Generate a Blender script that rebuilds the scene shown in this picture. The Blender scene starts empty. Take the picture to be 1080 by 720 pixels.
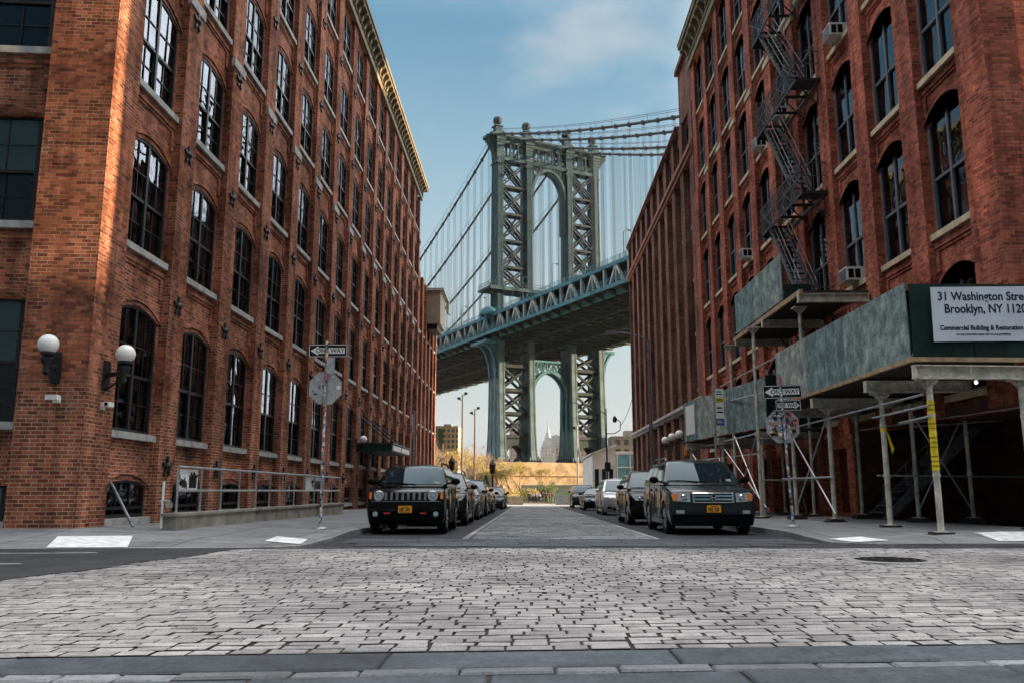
import bpy, bmesh, math, random
from mathutils import Vector, Matrix, Euler
from math import sin, cos, pi, radians
random.seed(7)
SC = bpy.context.scene
COL = SC.collection

# ------------------------------------------------------------------ mesh builder
class MB:
    def __init__(s, T=None):
        s.v = []; s.f = []; s.m = []; s.T = T
    def add(s, vs, fs, mi=0):
        o = len(s.v)
        if s.T: vs = [s.T(*p) for p in vs]
        s.v += [tuple(p) for p in vs]
        s.f += [tuple(i + o for i in f) for f in fs]
        s.m += [mi] * len(fs)
        return s
    def box(s, x0, x1, y0, y1, z0, z1, mi=0):
        return s.add([(x0,y0,z0),(x1,y0,z0),(x1,y1,z0),(x0,y1,z0),(x0,y0,z1),(x1,y0,z1),(x1,y1,z1),(x0,y1,z1)],
              [(0,3,2,1),(4,5,6,7),(0,1,5,4),(1,2,6,5),(2,3,7,6),(3,0,4,7)], mi)
    def prism(s, pts, vec, mi=0, cap=True):
        n = len(pts); vec = Vector(vec)
        vs = [Vector(p) for p in pts] + [Vector(p) + vec for p in pts]
        fs = [(i,(i+1)%n,n+(i+1)%n,n+i) for i in range(n)]
        if cap: fs += [tuple(range(n-1,-1,-1)), tuple(range(n,2*n))]
        return s.add(vs, fs, mi)
    def beam(s, p0, p1, w, h, up=(0,0,1), mi=0):
        p0 = Vector(p0); p1 = Vector(p1); d = (p1-p0)
        if d.length < 1e-6: return s
        d.normalize(); up = Vector(up)
        if abs(d.dot(up)) > .98: up = Vector((1,0,0)) if abs(d.x) < .9 else Vector((0,1,0))
        r = d.cross(up).normalized(); u = r.cross(d)
        q = [(-w/2,-h/2),(w/2,-h/2),(w/2,h/2),(-w/2,h/2)]
        return s.add([p0+r*a+u*b for a,b in q]+[p1+r*a+u*b for a,b in q],
              [(0,3,2,1),(4,5,6,7),(0,1,5,4),(1,2,6,5),(2,3,7,6),(3,0,4,7)], mi)
    def tube(s, p0, p1, r, r2=None, n=8, mi=0, cap=True):
        return s.path([p0,p1],[r, r if r2 is None else r2], n, mi, cap)
    def path(s, pts, rs, n=8, mi=0, cap=True):
        pts = [Vector(p) for p in pts]
        if not isinstance(rs,(list,tuple)): rs = [rs]*len(pts)
        vs = []; fs = []
        ref = None
        for i,p in enumerate(pts):
            d = (pts[min(i+1,len(pts)-1)]-pts[max(i-1,0)])
            if d.length < 1e-9: d = Vector((0,0,1))
            d.normalize()
            a = Vector((0,0,1)) if abs(d.z) < .9 else Vector((1,0,0))
            if ref is not None: a = ref
            x = (a - d*a.dot(d))
            if x.length < 1e-4: x = d.orthogonal()
            x.normalize(); ref = x; y = d.cross(x)
            for k in range(n):
                t = 2*pi*k/n
                vs.append(p + x*cos(t)*rs[i] + y*sin(t)*rs[i])
        for i in range(len(pts)-1):
            for k in range(n):
                fs.append((i*n+k,i*n+(k+1)%n,(i+1)*n+(k+1)%n,(i+1)*n+k))
        if cap:
            fs.append(tuple(range(n-1,-1,-1))); fs.append(tuple(range((len(pts)-1)*n,len(pts)*n)))
        return s.add(vs, fs, mi)
    def lathe(s, prof, c=(0,0,0), axis=(0,0,1), n=16, mi=0):
        axis = Vector(axis).normalized(); x = axis.orthogonal().normalized(); y = axis.cross(x); c = Vector(c)
        vs = []; fs = []
        for r,z in prof:
            for k in range(n):
                t = 2*pi*k/n
                vs.append(c + axis*z + (x*cos(t)+y*sin(t))*r)
        for i in range(len(prof)-1):
            for k in range(n):
                fs.append((i*n+k,i*n+(k+1)%n,(i+1)*n+(k+1)%n,(i+1)*n+k))
        if prof[0][0] > 1e-5: fs.append(tuple(range(n-1,-1,-1)))
        if prof[-1][0] > 1e-5: fs.append(tuple(range((len(prof)-1)*n,len(prof)*n)))
        return s.add(vs, fs, mi)
    def sphere(s, c, r, n=16, mi=0, sc=(1,1,1)):
        m = n//2
        pr = [(max(1e-6,sin(pi*i/m))*r, -cos(pi*i/m)*r) for i in range(m+1)]
        o = len(s.v); T = s.T; s.T = None
        s.lathe(pr, (0,0,0), (0,0,1), n, mi)
        s.T = T
        for i in range(o,len(s.v)):
            p = s.v[i]; q = (c[0]+p[0]*sc[0], c[1]+p[1]*sc[1], c[2]+p[2]*sc[2])
            s.v[i] = tuple(T(*q)) if T else q
        return s
    def mesh(s, name, mats, org=(0,0,0), angle=None, recalc=True):
        me = bpy.data.meshes.new(name)
        ox,oy,oz = org
        me.from_pydata([(x-ox,y-oy,z-oz) for x,y,z in s.v], [], s.f)
        if not isinstance(mats,(list,tuple)): mats = [mats]
        for m in mats: me.materials.append(m)
        if len(mats) > 1: me.polygons.foreach_set('material_index', s.m)
        me.update()
        if recalc:
            bm = bmesh.new(); bm.from_mesh(me)
            bmesh.ops.recalc_face_normals(bm, faces=bm.faces[:])
            bm.to_mesh(me); bm.free()
        if angle is not None:
            me.shade_smooth(); me.set_sharp_from_angle(angle=radians(angle))
        return me
    def build(s, name, mats, parent=None, angle=None, org=None, recalc=True):
        if org is None: org = tuple(world_org(parent)) if parent else (0,0,0)
        return place(name, s.mesh(name, mats, org, angle, recalc), parent)

def world_org(o):
    p = Vector((0,0,0))
    while o is not None:
        p += o.location; o = o.parent
    return p
def place(name, me, parent=None, loc=(0,0,0), rz=0.0):
    o = bpy.data.objects.new(name, me); COL.objects.link(o)
    if parent is not None: o.parent = parent
    o.location = loc
    if rz: o.rotation_euler = (0,0,rz)
    return o
def tag(o, label=None, cat=None, group=None, kind=None):
    if label: o['label'] = label
    if cat: o['category'] = cat
    if group: o['group'] = group
    if kind: o['kind'] = kind
    return o
def thing(name, label, cat, loc=(0,0,0), group=None, rz=0.0):
    o = bpy.data.objects.new(name, None); COL.objects.link(o)
    o.location = loc; o.empty_display_size = .2
    if rz: o.rotation_euler = (0,0,rz)
    return tag(o, label, cat, group)
def copy_tree(o, parent=None):
    c = o.copy(); COL.objects.link(c); c.parent = parent
    for ch in [x for x in bpy.data.objects if x.parent is o]: copy_tree(ch, c)
    return c
def struct(mb, name, mats, angle=None, kind='structure', recalc=True):
    o = mb.build(name, mats, None, angle, recalc=recalc); o['kind'] = kind; return o
def text_geo(body, size, align='CENTER', extrude=.002, bold=0.0):
    cu = bpy.data.curves.new('t','FONT'); cu.body = body; cu.size = size; cu.align_x = align; cu.align_y = 'CENTER'
    cu.extrude = extrude; cu.offset = bold; cu.resolution_u = 3
    ob = bpy.data.objects.new('t', cu); COL.objects.link(ob)
    bpy.context.view_layer.update()
    me = bpy.data.meshes.new_from_object(ob.evaluated_get(bpy.context.evaluated_depsgraph_get()))
    vs = [tuple(v.co) for v in me.vertices]; fs = [tuple(p.vertices) for p in me.polygons]
    bpy.data.objects.remove(ob); bpy.data.curves.remove(cu); bpy.data.meshes.remove(me)
    return vs, fs
def add_text(mb, body, size, fn, align='CENTER', mi=0, bold=0.0, sx=1.0, extrude=.002):
    vs, fs = text_geo(body, size, align, extrude, bold)
    mb.add([fn(x*sx, y, z) for x,y,z in vs], fs, mi)

# ------------------------------------------------------------------ materials
def new_mat(name):
    m = bpy.data.materials.new(name); m.use_nodes = True
    nt = m.node_tree; b = nt.nodes['Principled BSDF']
    return m, nt, b
def N(nt, t, **kw):
    n = nt.nodes.new(t)
    for k,v in kw.items():
        if k in n.inputs: n.inputs[k].default_value = v
        else: setattr(n, k, v)
    return n
def ramp(nt, src, stops):
    r = nt.nodes.new('ShaderNodeValToRGB'); e = r.color_ramp.elements
    while len(e) < len(stops): e.new(.5)
    for i,(p,c) in enumerate(stops):
        e[i].position = p; e[i].color = (*c,1) if len(c) == 3 else c
    nt.links.new(src, r.inputs[0]); return r
def mixc(nt, fac, a, b, mode='MIX'):
    n = nt.nodes.new('ShaderNodeMix'); n.data_type = 'RGBA'; n.blend_type = mode
    for s,i in ((fac,0),(a,6),(b,7)):
        if hasattr(s,'links'): nt.links.new(s, n.inputs[i])
        elif i == 0: n.inputs[0].default_value = s
        else: n.inputs[i].default_value = (*s,1)
    return n.outputs[2]
def pos(nt): return nt.nodes.new('ShaderNodeNewGeometry').outputs['Position']
def objc(nt): return nt.nodes.new('ShaderNodeTexCoord').outputs['Object']
def bump(nt, b, h, strength=.4, dist=.02):
    n = N(nt,'ShaderNodeBump', Strength=strength, Distance=dist)
    nt.links.new(h, n.inputs['Height']); nt.links.new(n.outputs[0], b.inputs['Normal'])
def simple(name, col, rough=.6, metal=0.0, var=.25, scale=3.0, bumpk=0.0, spec=.5, detail=4, coat=0.0, fine=0.0, obj=True):
    m, nt, b = new_mat(name)
    b.inputs['Roughness'].default_value = rough; b.inputs['Metallic'].default_value = metal
    b.inputs['Specular IOR Level'].default_value = spec if (metal or coat or spec != .5) else (.12 if rough > .5 else .25)
    if coat: b.inputs['Coat Weight'].default_value = coat; b.inputs['Coat Roughness'].default_value = .04
    c = objc(nt) if obj else pos(nt)
    n = N(nt,'ShaderNodeTexNoise', Scale=scale, Detail=detail, Roughness=.62); nt.links.new(c, n.inputs['Vector'])
    lo = tuple(x*(1-var) for x in col); hi = tuple(min(1,x*(1+var)) for x in col)
    r = ramp(nt, n.outputs[0], [(.3,lo),(.7,hi)])
    nt.links.new(r.outputs[0], b.inputs['Base Color'])
    rr = N(nt,'ShaderNodeMapRange'); rr.inputs['To Min'].default_value = max(0,rough-.12); rr.inputs['To Max'].default_value = min(1,rough+.12)
    nt.links.new(n.outputs[0], rr.inputs[0]); nt.links.new(rr.outputs[0], b.inputs['Roughness'])
    if bumpk: bump(nt, b, n.outputs[0], bumpk)
    return m

def brick_mat(name, c1, c2, mortar, dark=.5, lime=.3, bw=.215, bh=.08, repoint=None):
    m, nt, b = new_mat(name); L = nt.links.new
    g = nt.nodes.new('ShaderNodeNewGeometry')
    sp = nt.nodes.new('ShaderNodeSeparateXYZ'); L(g.outputs['Position'], sp.inputs[0])
    sn = nt.nodes.new('ShaderNodeSeparateXYZ'); L(g.outputs['True Normal'], sn.inputs[0])
    ab = N(nt,'ShaderNodeMath', operation='ABSOLUTE'); L(sn.outputs[0], ab.inputs[0])
    gt = N(nt,'ShaderNodeMath', operation='GREATER_THAN'); L(ab.outputs[0], gt.inputs[0]); gt.inputs[1].default_value = .6
    mx = nt.nodes.new('ShaderNodeMix'); mx.data_type = 'FLOAT'
    L(gt.outputs[0], mx.inputs[0]); L(sp.outputs[0], mx.inputs[2]); L(sp.outputs[1], mx.inputs[3])
    cb = nt.nodes.new('ShaderNodeCombineXYZ'); L(mx.outputs[0], cb.inputs[0]); L(sp.outputs[2], cb.inputs[1])
    # slight wobble so courses are not ruler straight
    wn = N(nt,'ShaderNodeTexNoise', Scale=2.3, Detail=2.0); L(g.outputs['Position'], wn.inputs['Vector'])
    va = N(nt,'ShaderNodeVectorMath', operation='MULTIPLY_ADD'); L(wn.outputs[1], va.inputs[0])
    va.inputs[1].default_value = (.02,.012,0); L(cb.outputs[0], va.inputs[2])
    br = nt.nodes.new('ShaderNodeTexBrick'); L(va.outputs[0], br.inputs['Vector'])
    br.inputs['Scale'].default_value = 1; br.inputs['Brick Width'].default_value = bw; br.inputs['Row Height'].default_value = bh
    br.inputs['Mortar Size'].default_value = .008; br.inputs['Mortar Smooth'].default_value = .3; br.inputs['Bias'].default_value = -.1
    br.inputs['Color1'].default_value = (*c1,1); br.inputs['Color2'].default_value = (*c2,1); br.inputs['Mortar'].default_value = (*mortar,1)
    # big weathering blotches, streaks and pale lime patches
    n1 = N(nt,'ShaderNodeTexNoise', Scale=.55, Detail=6.0, Roughness=.65); L(g.outputs['Position'], n1.inputs['Vector'])
    r1 = ramp(nt, n1.outputs[0], [(.34,(dark,dark*.96,dark*.94)),(.52,(1,1,1)),(.72,(1.22,1.16,1.1))])
    # joints: old dark mortar in places, repointed pale mortar low down
    n6 = N(nt,'ShaderNodeTexNoise', Scale=.8, Detail=3.0); L(g.outputs['Position'], n6.inputs['Vector'])
    mo = ramp(nt, n6.outputs[0], [(.38,tuple(x*.28 for x in mortar)),(.62,mortar)]).outputs[0]
    if repoint:
        rp = N(nt,'ShaderNodeMapRange'); rp.inputs['From Min'].default_value = repoint+.5; rp.inputs['From Max'].default_value = repoint-.3; L(sp.outputs[2], rp.inputs[0])
        mo = mixc(nt, rp.outputs[0], mo, tuple(min(1,x*1.15) for x in mortar))
    L(mo, br.inputs['Mortar'])
    c = mixc(nt, 1.0, br.outputs[0], r1.outputs[0], 'MULTIPLY')
    vo = N(nt,'ShaderNodeTexVoronoi', Scale=.33); vo.distance = 'CHEBYCHEV'; L(va.outputs[0], vo.inputs['Vector'])
    sv = nt.nodes.new('ShaderNodeSeparateColor'); L(vo.outputs['Color'], sv.inputs[0])
    rv = ramp(nt, sv.outputs[0], [(0,(.62,.60,.60)),(.12,(.9,.9,.9)),(.8,(1.05,1.05,1.05)),(.95,(1.3,1.2,1.12))]); c = mixc(nt, .75, c, rv.outputs[0], 'MULTIPLY')
    mp = N(nt,'ShaderNodeMapping'); mp.inputs['Scale'].default_value = (2.2,2.2,.12); L(g.outputs['Position'], mp.inputs[0])
    n3 = N(nt,'ShaderNodeTexNoise', Scale=1.0, Detail=5.0); L(mp.outputs[0], n3.inputs['Vector'])
    r3 = ramp(nt, n3.outputs[0], [(.36,(.42,.4,.4)),(.56,(1,1,1))])
    c = mixc(nt, .8, c, r3.outputs[0], 'MULTIPLY')
    n2 = N(nt,'ShaderNodeTexNoise', Scale=9.0, Detail=5.0, Roughness=.7); L(g.outputs['Position'], n2.inputs['Vector'])
    n4 = N(nt,'ShaderNodeTexNoise', Scale=.9, Detail=3.0); L(g.outputs['Position'], n4.inputs['Vector'])
    mu = N(nt,'ShaderNodeMath', operation='MULTIPLY'); L(n2.outputs[0], mu.inputs[0]); L(n4.outputs[0], mu.inputs[1])
    r2 = ramp(nt, mu.outputs[0], [(.33,(0,0,0)),(.46,(lime,lime,lime))])
    c = mixc(nt, r2.outputs[0], c, (.5,.4,.32))
    r5 = ramp(nt, n2.outputs[0], [(.3,(.55,.55,.55)),(.6,(1.15,1.15,1.15))])
    c = mixc(nt, .55, c, r5.outputs[0], 'MULTIPLY')
    L(c, b.inputs['Base Color']); b.inputs['Roughness'].default_value = .85; b.inputs['Specular IOR Level'].default_value = .08
    ad = N(nt,'ShaderNodeMath', operation='MULTIPLY_ADD'); L(n2.outputs[0], ad.inputs[0]); ad.inputs[1].default_value = .35
    iv = N(nt,'ShaderNodeMath', operation='SUBTRACT'); iv.inputs[0].default_value = 1; L(br.outputs['Fac'], iv.inputs[1])
    L(iv.outputs[0], ad.inputs[2]); bump(nt, b, ad.outputs[0], .65, .012)
    return m

def stone_mat(name, col, var=.4, seedscale=6.0, rough=.75, island=True, bumpk=.5):
    m, nt, b = new_mat(name); L = nt.links.new
    g = nt.nodes.new('ShaderNodeNewGeometry')
    n = N(nt,'ShaderNodeTexNoise', Scale=seedscale, Detail=8.0, Roughness=.7); L(g.outputs['Position'], n.inputs['Vector'])
    n0 = N(nt,'ShaderNodeTexNoise', Scale=.45, Detail=4.0); L(g.outputs['Position'], n0.inputs['Vector'])
    rr = ramp(nt, g.outputs['Random Per Island'], [(0,tuple(x*(1-var) for x in col)),(.5,col),(1,tuple(x*(1+var) for x in col))])
    c = rr.outputs[0] if island else None
    if not island:
        c = mixc(nt, n.outputs[0], tuple(x*(1-var) for x in col), tuple(x*(1+var) for x in col))
    r = ramp(nt, n.outputs[0], [(.3,(.6,.6,.6)),(.65,(1.15,1.15,1.15))]); c = mixc(nt, .8, c, r.outputs[0], 'MULTIPLY')
    nf = N(nt,'ShaderNodeTexNoise', Scale=seedscale*6, Detail=4.0, Roughness=.7); L(g.outputs['Position'], nf.inputs['Vector'])
    rf = ramp(nt, nf.outputs[0], [(.32,(.45,.45,.45)),(.5,(1,1,1)),(.7,(1.25,1.25,1.25))]); c = mixc(nt, .75, c, rf.outputs[0], 'MULTIPLY')
    r0 = ramp(nt, n0.outputs[0], [(.36,(.55,.54,.54)),(.6,(1.12,1.1,1.08))]); c = mixc(nt, .8, c, r0.outputs[0], 'MULTIPLY')
    L(c, b.inputs['Base Color']); b.inputs['Specular IOR Level'].default_value = .15
    q = N(nt,'ShaderNodeMapRange'); q.inputs['To Min'].default_value = rough-.25; q.inputs['To Max'].default_value = rough+.15
    L(n.outputs[0], q.inputs[0]); L(q.outputs[0], b.inputs['Roughness'])
    bump(nt, b, n.outputs[0], bumpk, .012)
    return m

def ground_mat(name, col, scale=2.0, var=.3, fine=60.0, rough=.85, joints=None):
    m, nt, b = new_mat(name); L = nt.links.new; p = pos(nt)
    a = N(nt,'ShaderNodeTexNoise', Scale=scale, Detail=8.0, Roughness=.68); L(p, a.inputs['Vector'])
    f = N(nt,'ShaderNodeTexNoise', Scale=fine, Detail=3.0); L(p, f.inputs['Vector'])
    r = ramp(nt, a.outputs[0], [(.3,tuple(x*(1-var) for x in col)),(.7,tuple(x*(1+var) for x in col))])
    r2 = ramp(nt, f.outputs[0], [(.3,(.6,.6,.6)),(.7,(1.3,1.3,1.3))])
    c = mixc(nt, .6, r.outputs[0], r2.outputs[0], 'MULTIPLY')
    if joints:
        br = nt.nodes.new('ShaderNodeTexBrick'); L(p, br.inputs['Vector']); br.offset = 0
        br.inputs['Scale'].default_value = 1; br.inputs['Brick Width'].default_value = joints; br.inputs['Row Height'].default_value = joints
        br.inputs['Mortar Size'].default_value = .016
        for k,v in (('Color1',1),('Color2',.8),('Mortar',.2)): br.inputs[k].default_value = (v,v,v,1)
        c = mixc(nt, 1.0, c, br.outputs[0], 'MULTIPLY')
    v = N(nt,'ShaderNodeTexVoronoi', Scale=.35); v.feature = 'DISTANCE_TO_EDGE'
    w = N(nt,'ShaderNodeVectorMath', operation='MULTIPLY_ADD'); L(a.outputs[1], w.inputs[0]); w.inputs[1].default_value = (1.2,1.2,0); L(p, w.inputs[2]); L(w.outputs[0], v.inputs['Vector'])
    rc = ramp(nt, v.outputs[0], [(0,(.45,.45,.45)),(.012,(1,1,1))]); c = mixc(nt, .6, c, rc.outputs[0], 'MULTIPLY')
    L(c, b.inputs['Base Color']); b.inputs['Roughness'].default_value = rough; b.inputs['Specular IOR Level'].default_value = .1
    bump(nt, b, f.outputs[0], .35, .006)
    return m

def glass_mat(name, tint=(.75,.82,.85), ior=1.6, wob=.02):
    m, nt, b = new_mat(name); L = nt.links.new
    nt.nodes.remove(b); out = nt.nodes['Material Output']
    tr = N(nt,'ShaderNodeBsdfTransparent'); tr.inputs[0].default_value = (*tint,1)
    gl = N(nt,'ShaderNodeBsdfGlossy'); gl.inputs['Roughness'].default_value = .015; gl.inputs[0].default_value = (.78,.86,.95,1)
    fr = N(nt,'ShaderNodeFresnel', IOR=ior)
    n = N(nt,'ShaderNodeTexNoise', Scale=1.4, Detail=1.0); L(pos(nt), n.inputs['Vector'])
    bp = N(nt,'ShaderNodeBump', Strength=.5, Distance=wob); L(n.outputs[0], bp.inputs['Height'])
    L(bp.outputs[0], gl.inputs['Normal'])
    mx = N(nt,'ShaderNodeMixShader'); L(fr.outputs[0], mx.inputs[0]); L(tr.outputs[0], mx.inputs[1]); L(gl.outputs[0], mx.inputs[2])
    L(mx.outputs[0], out.inputs[0]); return m

def sticker_pole(name):
    m, nt, b = new_mat(name); L = nt.links.new; c = objc(nt)
    v = N(nt,'ShaderNodeTexVoronoi', Scale=14.0); v.distance = 'CHEBYCHEV'; L(c, v.inputs['Vector'])
    s = nt.nodes.new('ShaderNodeSeparateColor'); L(v.outputs['Color'], s.inputs[0])
    r = ramp(nt, s.outputs[0], [(0,(.25,.26,.27)),(.42,(.3,.3,.3)),(.46,(.75,.75,.75)),(.62,(.03,.03,.04)),(.72,(.6,.08,.1)),(.8,(.1,.2,.45)),(.88,(.7,.5,.08)),(.94,(.8,.8,.8))])
    r.color_ramp.interpolation = 'CONSTANT'
    L(r.outputs[0], b.inputs['Base Color']); b.inputs['Roughness'].default_value = .5
    return m

M = {}
def mats():
    M['brickL'] = brick_mat('brick_left', (.46,.16,.088), (.12,.04,.027), (.50,.36,.26), repoint=2.9)
    M['brickR'] = brick_mat('brick_right', (.50,.145,.092), (.17,.045,.032), (.36,.215,.16), dark=.55, lime=.14)
    M['brickD'] = brick_mat('brick_dark', (.29,.135,.10), (.15,.065,.05), (.26,.19,.16), dark=.55, lime=.14)
    M['stone'] = simple('grey_sill_stone', (.36,.36,.34), .8, var=.35, scale=4, bumpk=.2, obj=False)
    M['sandstone'] = simple('buff_stone', (.46,.38,.26), .8, var=.3, scale=3, bumpk=.2, obj=False)
    M['cornice'] = simple('cornice_paint', (.21,.175,.115), .7, var=.4, scale=2.5, bumpk=.2, obj=False)
    M['frame'] = simple('black_window_frame', (.02,.021,.024), .4, var=.3, scale=6)
    M['frameG'] = simple('grey_window_frame', (.10,.115,.135), .5, var=.3, scale=6)
    M['glass'] = glass_mat('window_glass', ior=2.0)
    M['glassF'] = glass_mat('front_window_glass', ior=1.45)
    M['glassR'] = glass_mat('right_window_glass', ior=1.6)
    M['blind'] = simple('pale_blind', (.46,.48,.42), .8, var=.15, scale=2)
    M['dark'] = simple('dark_interior', (.02,.02,.022), .9, var=.3)
    M['iron'] = simple('black_iron', (.022,.022,.024), .5, metal=.0, var=.5, scale=9, bumpk=.2)
    M['ironG'] = simple('weathered_grey_iron', (.16,.165,.175), .5, metal=.4, var=.5, scale=9)
    M['ironF'] = simple('fire_escape_iron', (.075,.076,.08), .5, var=.5, scale=9)
    M['galv'] = simple('galvanised_steel', (.42,.43,.44), .4, metal=.6, var=.3, scale=12)
    M['white'] = simple('white_paint', (.72,.72,.70), .55, var=.12, scale=5)
    M['offwhite'] = simple('off_white_render', (.44,.45,.45), .7, var=.2, scale=.8, obj=False)
    M['signblack'] = simple('sign_black', (.012,.012,.014), .4, var=.2)
    M['signwhite'] = simple('sign_white', (.78,.79,.78), .4, var=.1, scale=8)
    M['alu'] = simple('sign_back_aluminium', (.44,.45,.46), .5, metal=.35, var=.25, scale=7)
    M['stk'] = sticker_pole('stickered_pole')
    M['conc'] = ground_mat('sidewalk_concrete', (.20,.205,.21), 1.2, .25, 45, .85, joints=1.5)
    M['concL'] = simple('stained_concrete', (.30,.28,.24), .9, var=.45, scale=1.6, bumpk=.4, obj=False, detail=8)
    M['asph'] = ground_mat('asphalt', (.042,.044,.047), 1.5, .35, 80, .8)
    M['fill'] = ground_mat('joint_dirt', (.035,.032,.03), 4, .4, 60, .95)
    M['cob'] = stone_mat('granite_blocks', (.285,.276,.272), .24, 9, .7, True, .9)
    M['cob2'] = stone_mat('worn_blocks', (.19,.20,.21), .25, 8, .62, True, .5)
    M['slab'] = stone_mat('bluestone_slab', (.07,.082,.094), .25, 5, .7, True, .35)
    M['kerb'] = stone_mat('kerb_granite', (.22,.225,.225), .2, 10, .75, True, .4)
    M['mark'] = simple('white_pad', (.62,.63,.62), .7, var=.3, scale=7, obj=False)
    _m = M['mark']; _nt = _m.node_tree; _b = _nt.nodes['Principled BSDF']; _v = N(_nt,'ShaderNodeTexVoronoi',Scale=16.0,Randomness=0.0); _nt.links.new(pos(_nt),_v.inputs['Vector'])
    _r = ramp(_nt,_v.outputs['Distance'],[(.25,(1,1,1)),(.42,(0,0,0))]); bump(_nt,_b,_r.outputs[0],.6,.006)
    M['soil'] = ground_mat('bare_ground', (.20,.155,.10), .3, .4, 6, .95)
    M['lawn'] = ground_mat('lawn', (.085,.15,.03), .8, .4, 20, .95)
    M['pave'] = ground_mat('pale_pavement', (.42,.38,.32), .6, .2, 20, .9)
    M['steelB'] = simple('bridge_blue_paint', (.06,.165,.215), .55, var=.4, scale=.5, bumpk=.15, detail=8, obj=False)
    M['steelG'] = simple('bridge_grey_paint', (.042,.078,.092), .6, var=.4, scale=.6, bumpk=.15, detail=8, obj=False)
    M['steelL'] = simple('bridge_leg_paint', (.105,.16,.185), .55, var=.4, scale=.5, bumpk=.15, detail=8, obj=False)
    M['steelD'] = simple('bridge_dark_steel', (.032,.046,.054), .6, var=.45, scale=.6, detail=8, obj=False)
    M['steelW'] = simple('bridge_pale_members', (.36,.38,.36), .6, var=.3, scale=.8, obj=False)
    M['cable'] = simple('cable_steel', (.05,.06,.07), .6, var=.25, scale=1)
    M['pier'] = stone_mat('pier_masonry', (.46,.35,.235), .25, 1.5, .85, False, .5)
    M['ply'] = None
    M['wood'] = simple('raw_timber', (.34,.25,.16), .8, var=.4, scale=5, bumpk=.2, obj=False)
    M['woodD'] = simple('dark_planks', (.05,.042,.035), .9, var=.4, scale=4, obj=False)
    M['postp'] = simple('cream_steel_post', (.50,.48,.41), .6, var=.45, scale=5, bumpk=.2, detail=8, obj=False)
    M['tarp'] = simple('dark_green_board', (.012,.028,.026), .75, var=.4, scale=2.5, obj=False)
    M['banner'] = simple('white_banner', (.58,.63,.72), .6, var=.09, scale=1.6, obj=False, bumpk=.5)
    M['ink'] = simple('dark_lettering', (.02,.022,.035), .6, var=.1)
    M['yellow'] = simple('yellow_tape', (.70,.52,.03), .6, var=.25, scale=6)
    M['orange'] = simple('orange_plastic', (.75,.20,.02), .5, var=.2)
    M['globe'] = simple('milk_glass', (.80,.80,.76), .25, var=.06, scale=5)
    M['ac'] = simple('air_conditioner_white', (.62,.63,.62), .5, var=.15, scale=8)
    M['rubber'] = simple('tyre_rubber', (.018,.018,.019), .85, var=.3, scale=9)
    M['rim'] = simple('alloy_rim', (.42,.43,.45), .3, metal=.9, var=.2)
    M['chrome'] = simple('chrome', (.68,.70,.72), .12, metal=1.0, var=.08)
    M['trim'] = simple('black_plastic_trim', (.005,.0055,.006), .6, var=.25, scale=10, spec=.06)
    M['lamp'] = simple('headlight_lens', (.36,.39,.42), .08, var=.3, scale=25, coat=1)
    M['amber'] = simple('amber_lens', (.75,.20,.02), .2, var=.2, coat=.6)
    M['red'] = simple('red_paint', (.55,.03,.03), .35, var=.2)
    M['plate'] = simple('orange_licence_plate', (.80,.36,.02), .45, var=.12, scale=10)
    m, nt, b = new_mat('car_glass'); b.inputs['Base Color'].default_value = (.008,.014,.02,1); b.inputs['Roughness'].default_value = .03; b.inputs['IOR'].default_value = 1.42; b.inputs['Specular Tint'].default_value = (.36,.66,.80,1)
    M['cglass'] = m
    for k,c,r in (('pblack',(.002,.0022,.0025),.2),('pgreen',(.022,.03,.033),.25),('psilver',(.48,.49,.50),.3),('pnavy',(.012,.016,.03),.2),('pgrey',(.07,.075,.08),.25),('pwhite',(.62,.62,.6),.3),('pbrown',(.022,.018,.017),.25)):
        M[k] = simple('car_paint_'+k[1:], c, r, metal=.35 if k not in('pwhite','pblack') else 0, var=.12, scale=2, coat=.28, spec=.1)
    # weathered grey-green plywood
    m, nt, b = new_mat('weathered_plywood'); L = nt.links.new; p = pos(nt)
    n1 = N(nt,'ShaderNodeTexNoise', Scale=2.6, Detail=10.0, Roughness=.78); L(p, n1.inputs['Vector'])
    mp = N(nt,'ShaderNodeMapping'); mp.inputs['Scale'].default_value = (5,5,.6); L(p, mp.inputs[0])
    n2 = N(nt,'ShaderNodeTexNoise', Scale=2.0, Detail=6.0, Roughness=.6); L(mp.outputs[0], n2.inputs['Vector'])
    g = nt.nodes.new('ShaderNodeObjectInfo')
    sc_ = nt.nodes.new('ShaderNodeSeparateColor'); L(g.outputs['Color'], sc_.inputs[0])
    ri = ramp(nt, sc_.outputs[0], [(0,(.085,.165,.185)),(.45,(.17,.235,.235)),(1,(.30,.33,.30))])
    r1 = ramp(nt, n1.outputs[0], [(.32,(.25,.27,.28)),(.47,(.8,.82,.82)),(.66,(2.1,2.0,1.9))]); r2 = ramp(nt, n2.outputs[0], [(.3,(.65,.66,.67)),(.6,(1.1,1.1,1.1))])
    c = mixc(nt, 1, ri.outputs[0], r1.outputs[0], 'MULTIPLY'); c = mixc(nt, .9, c, r2.outputs[0], 'MULTIPLY')
    v = N(nt,'ShaderNodeTexNoise', Scale=11.0, Detail=2.0); L(p, v.inputs['Vector']); r3 = ramp(nt, v.outputs[0], [(.27,(.25,.25,.25)),(.33,(1,1,1))]); c = mixc(nt, .8, c, r3.outputs[0], 'MULTIPLY')
    L(c, b.inputs['Base Color']); b.inputs['Roughness'].default_value = .8; bump(nt, b, n2.outputs[0], .3, .01)
    M['ply'] = m
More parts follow.
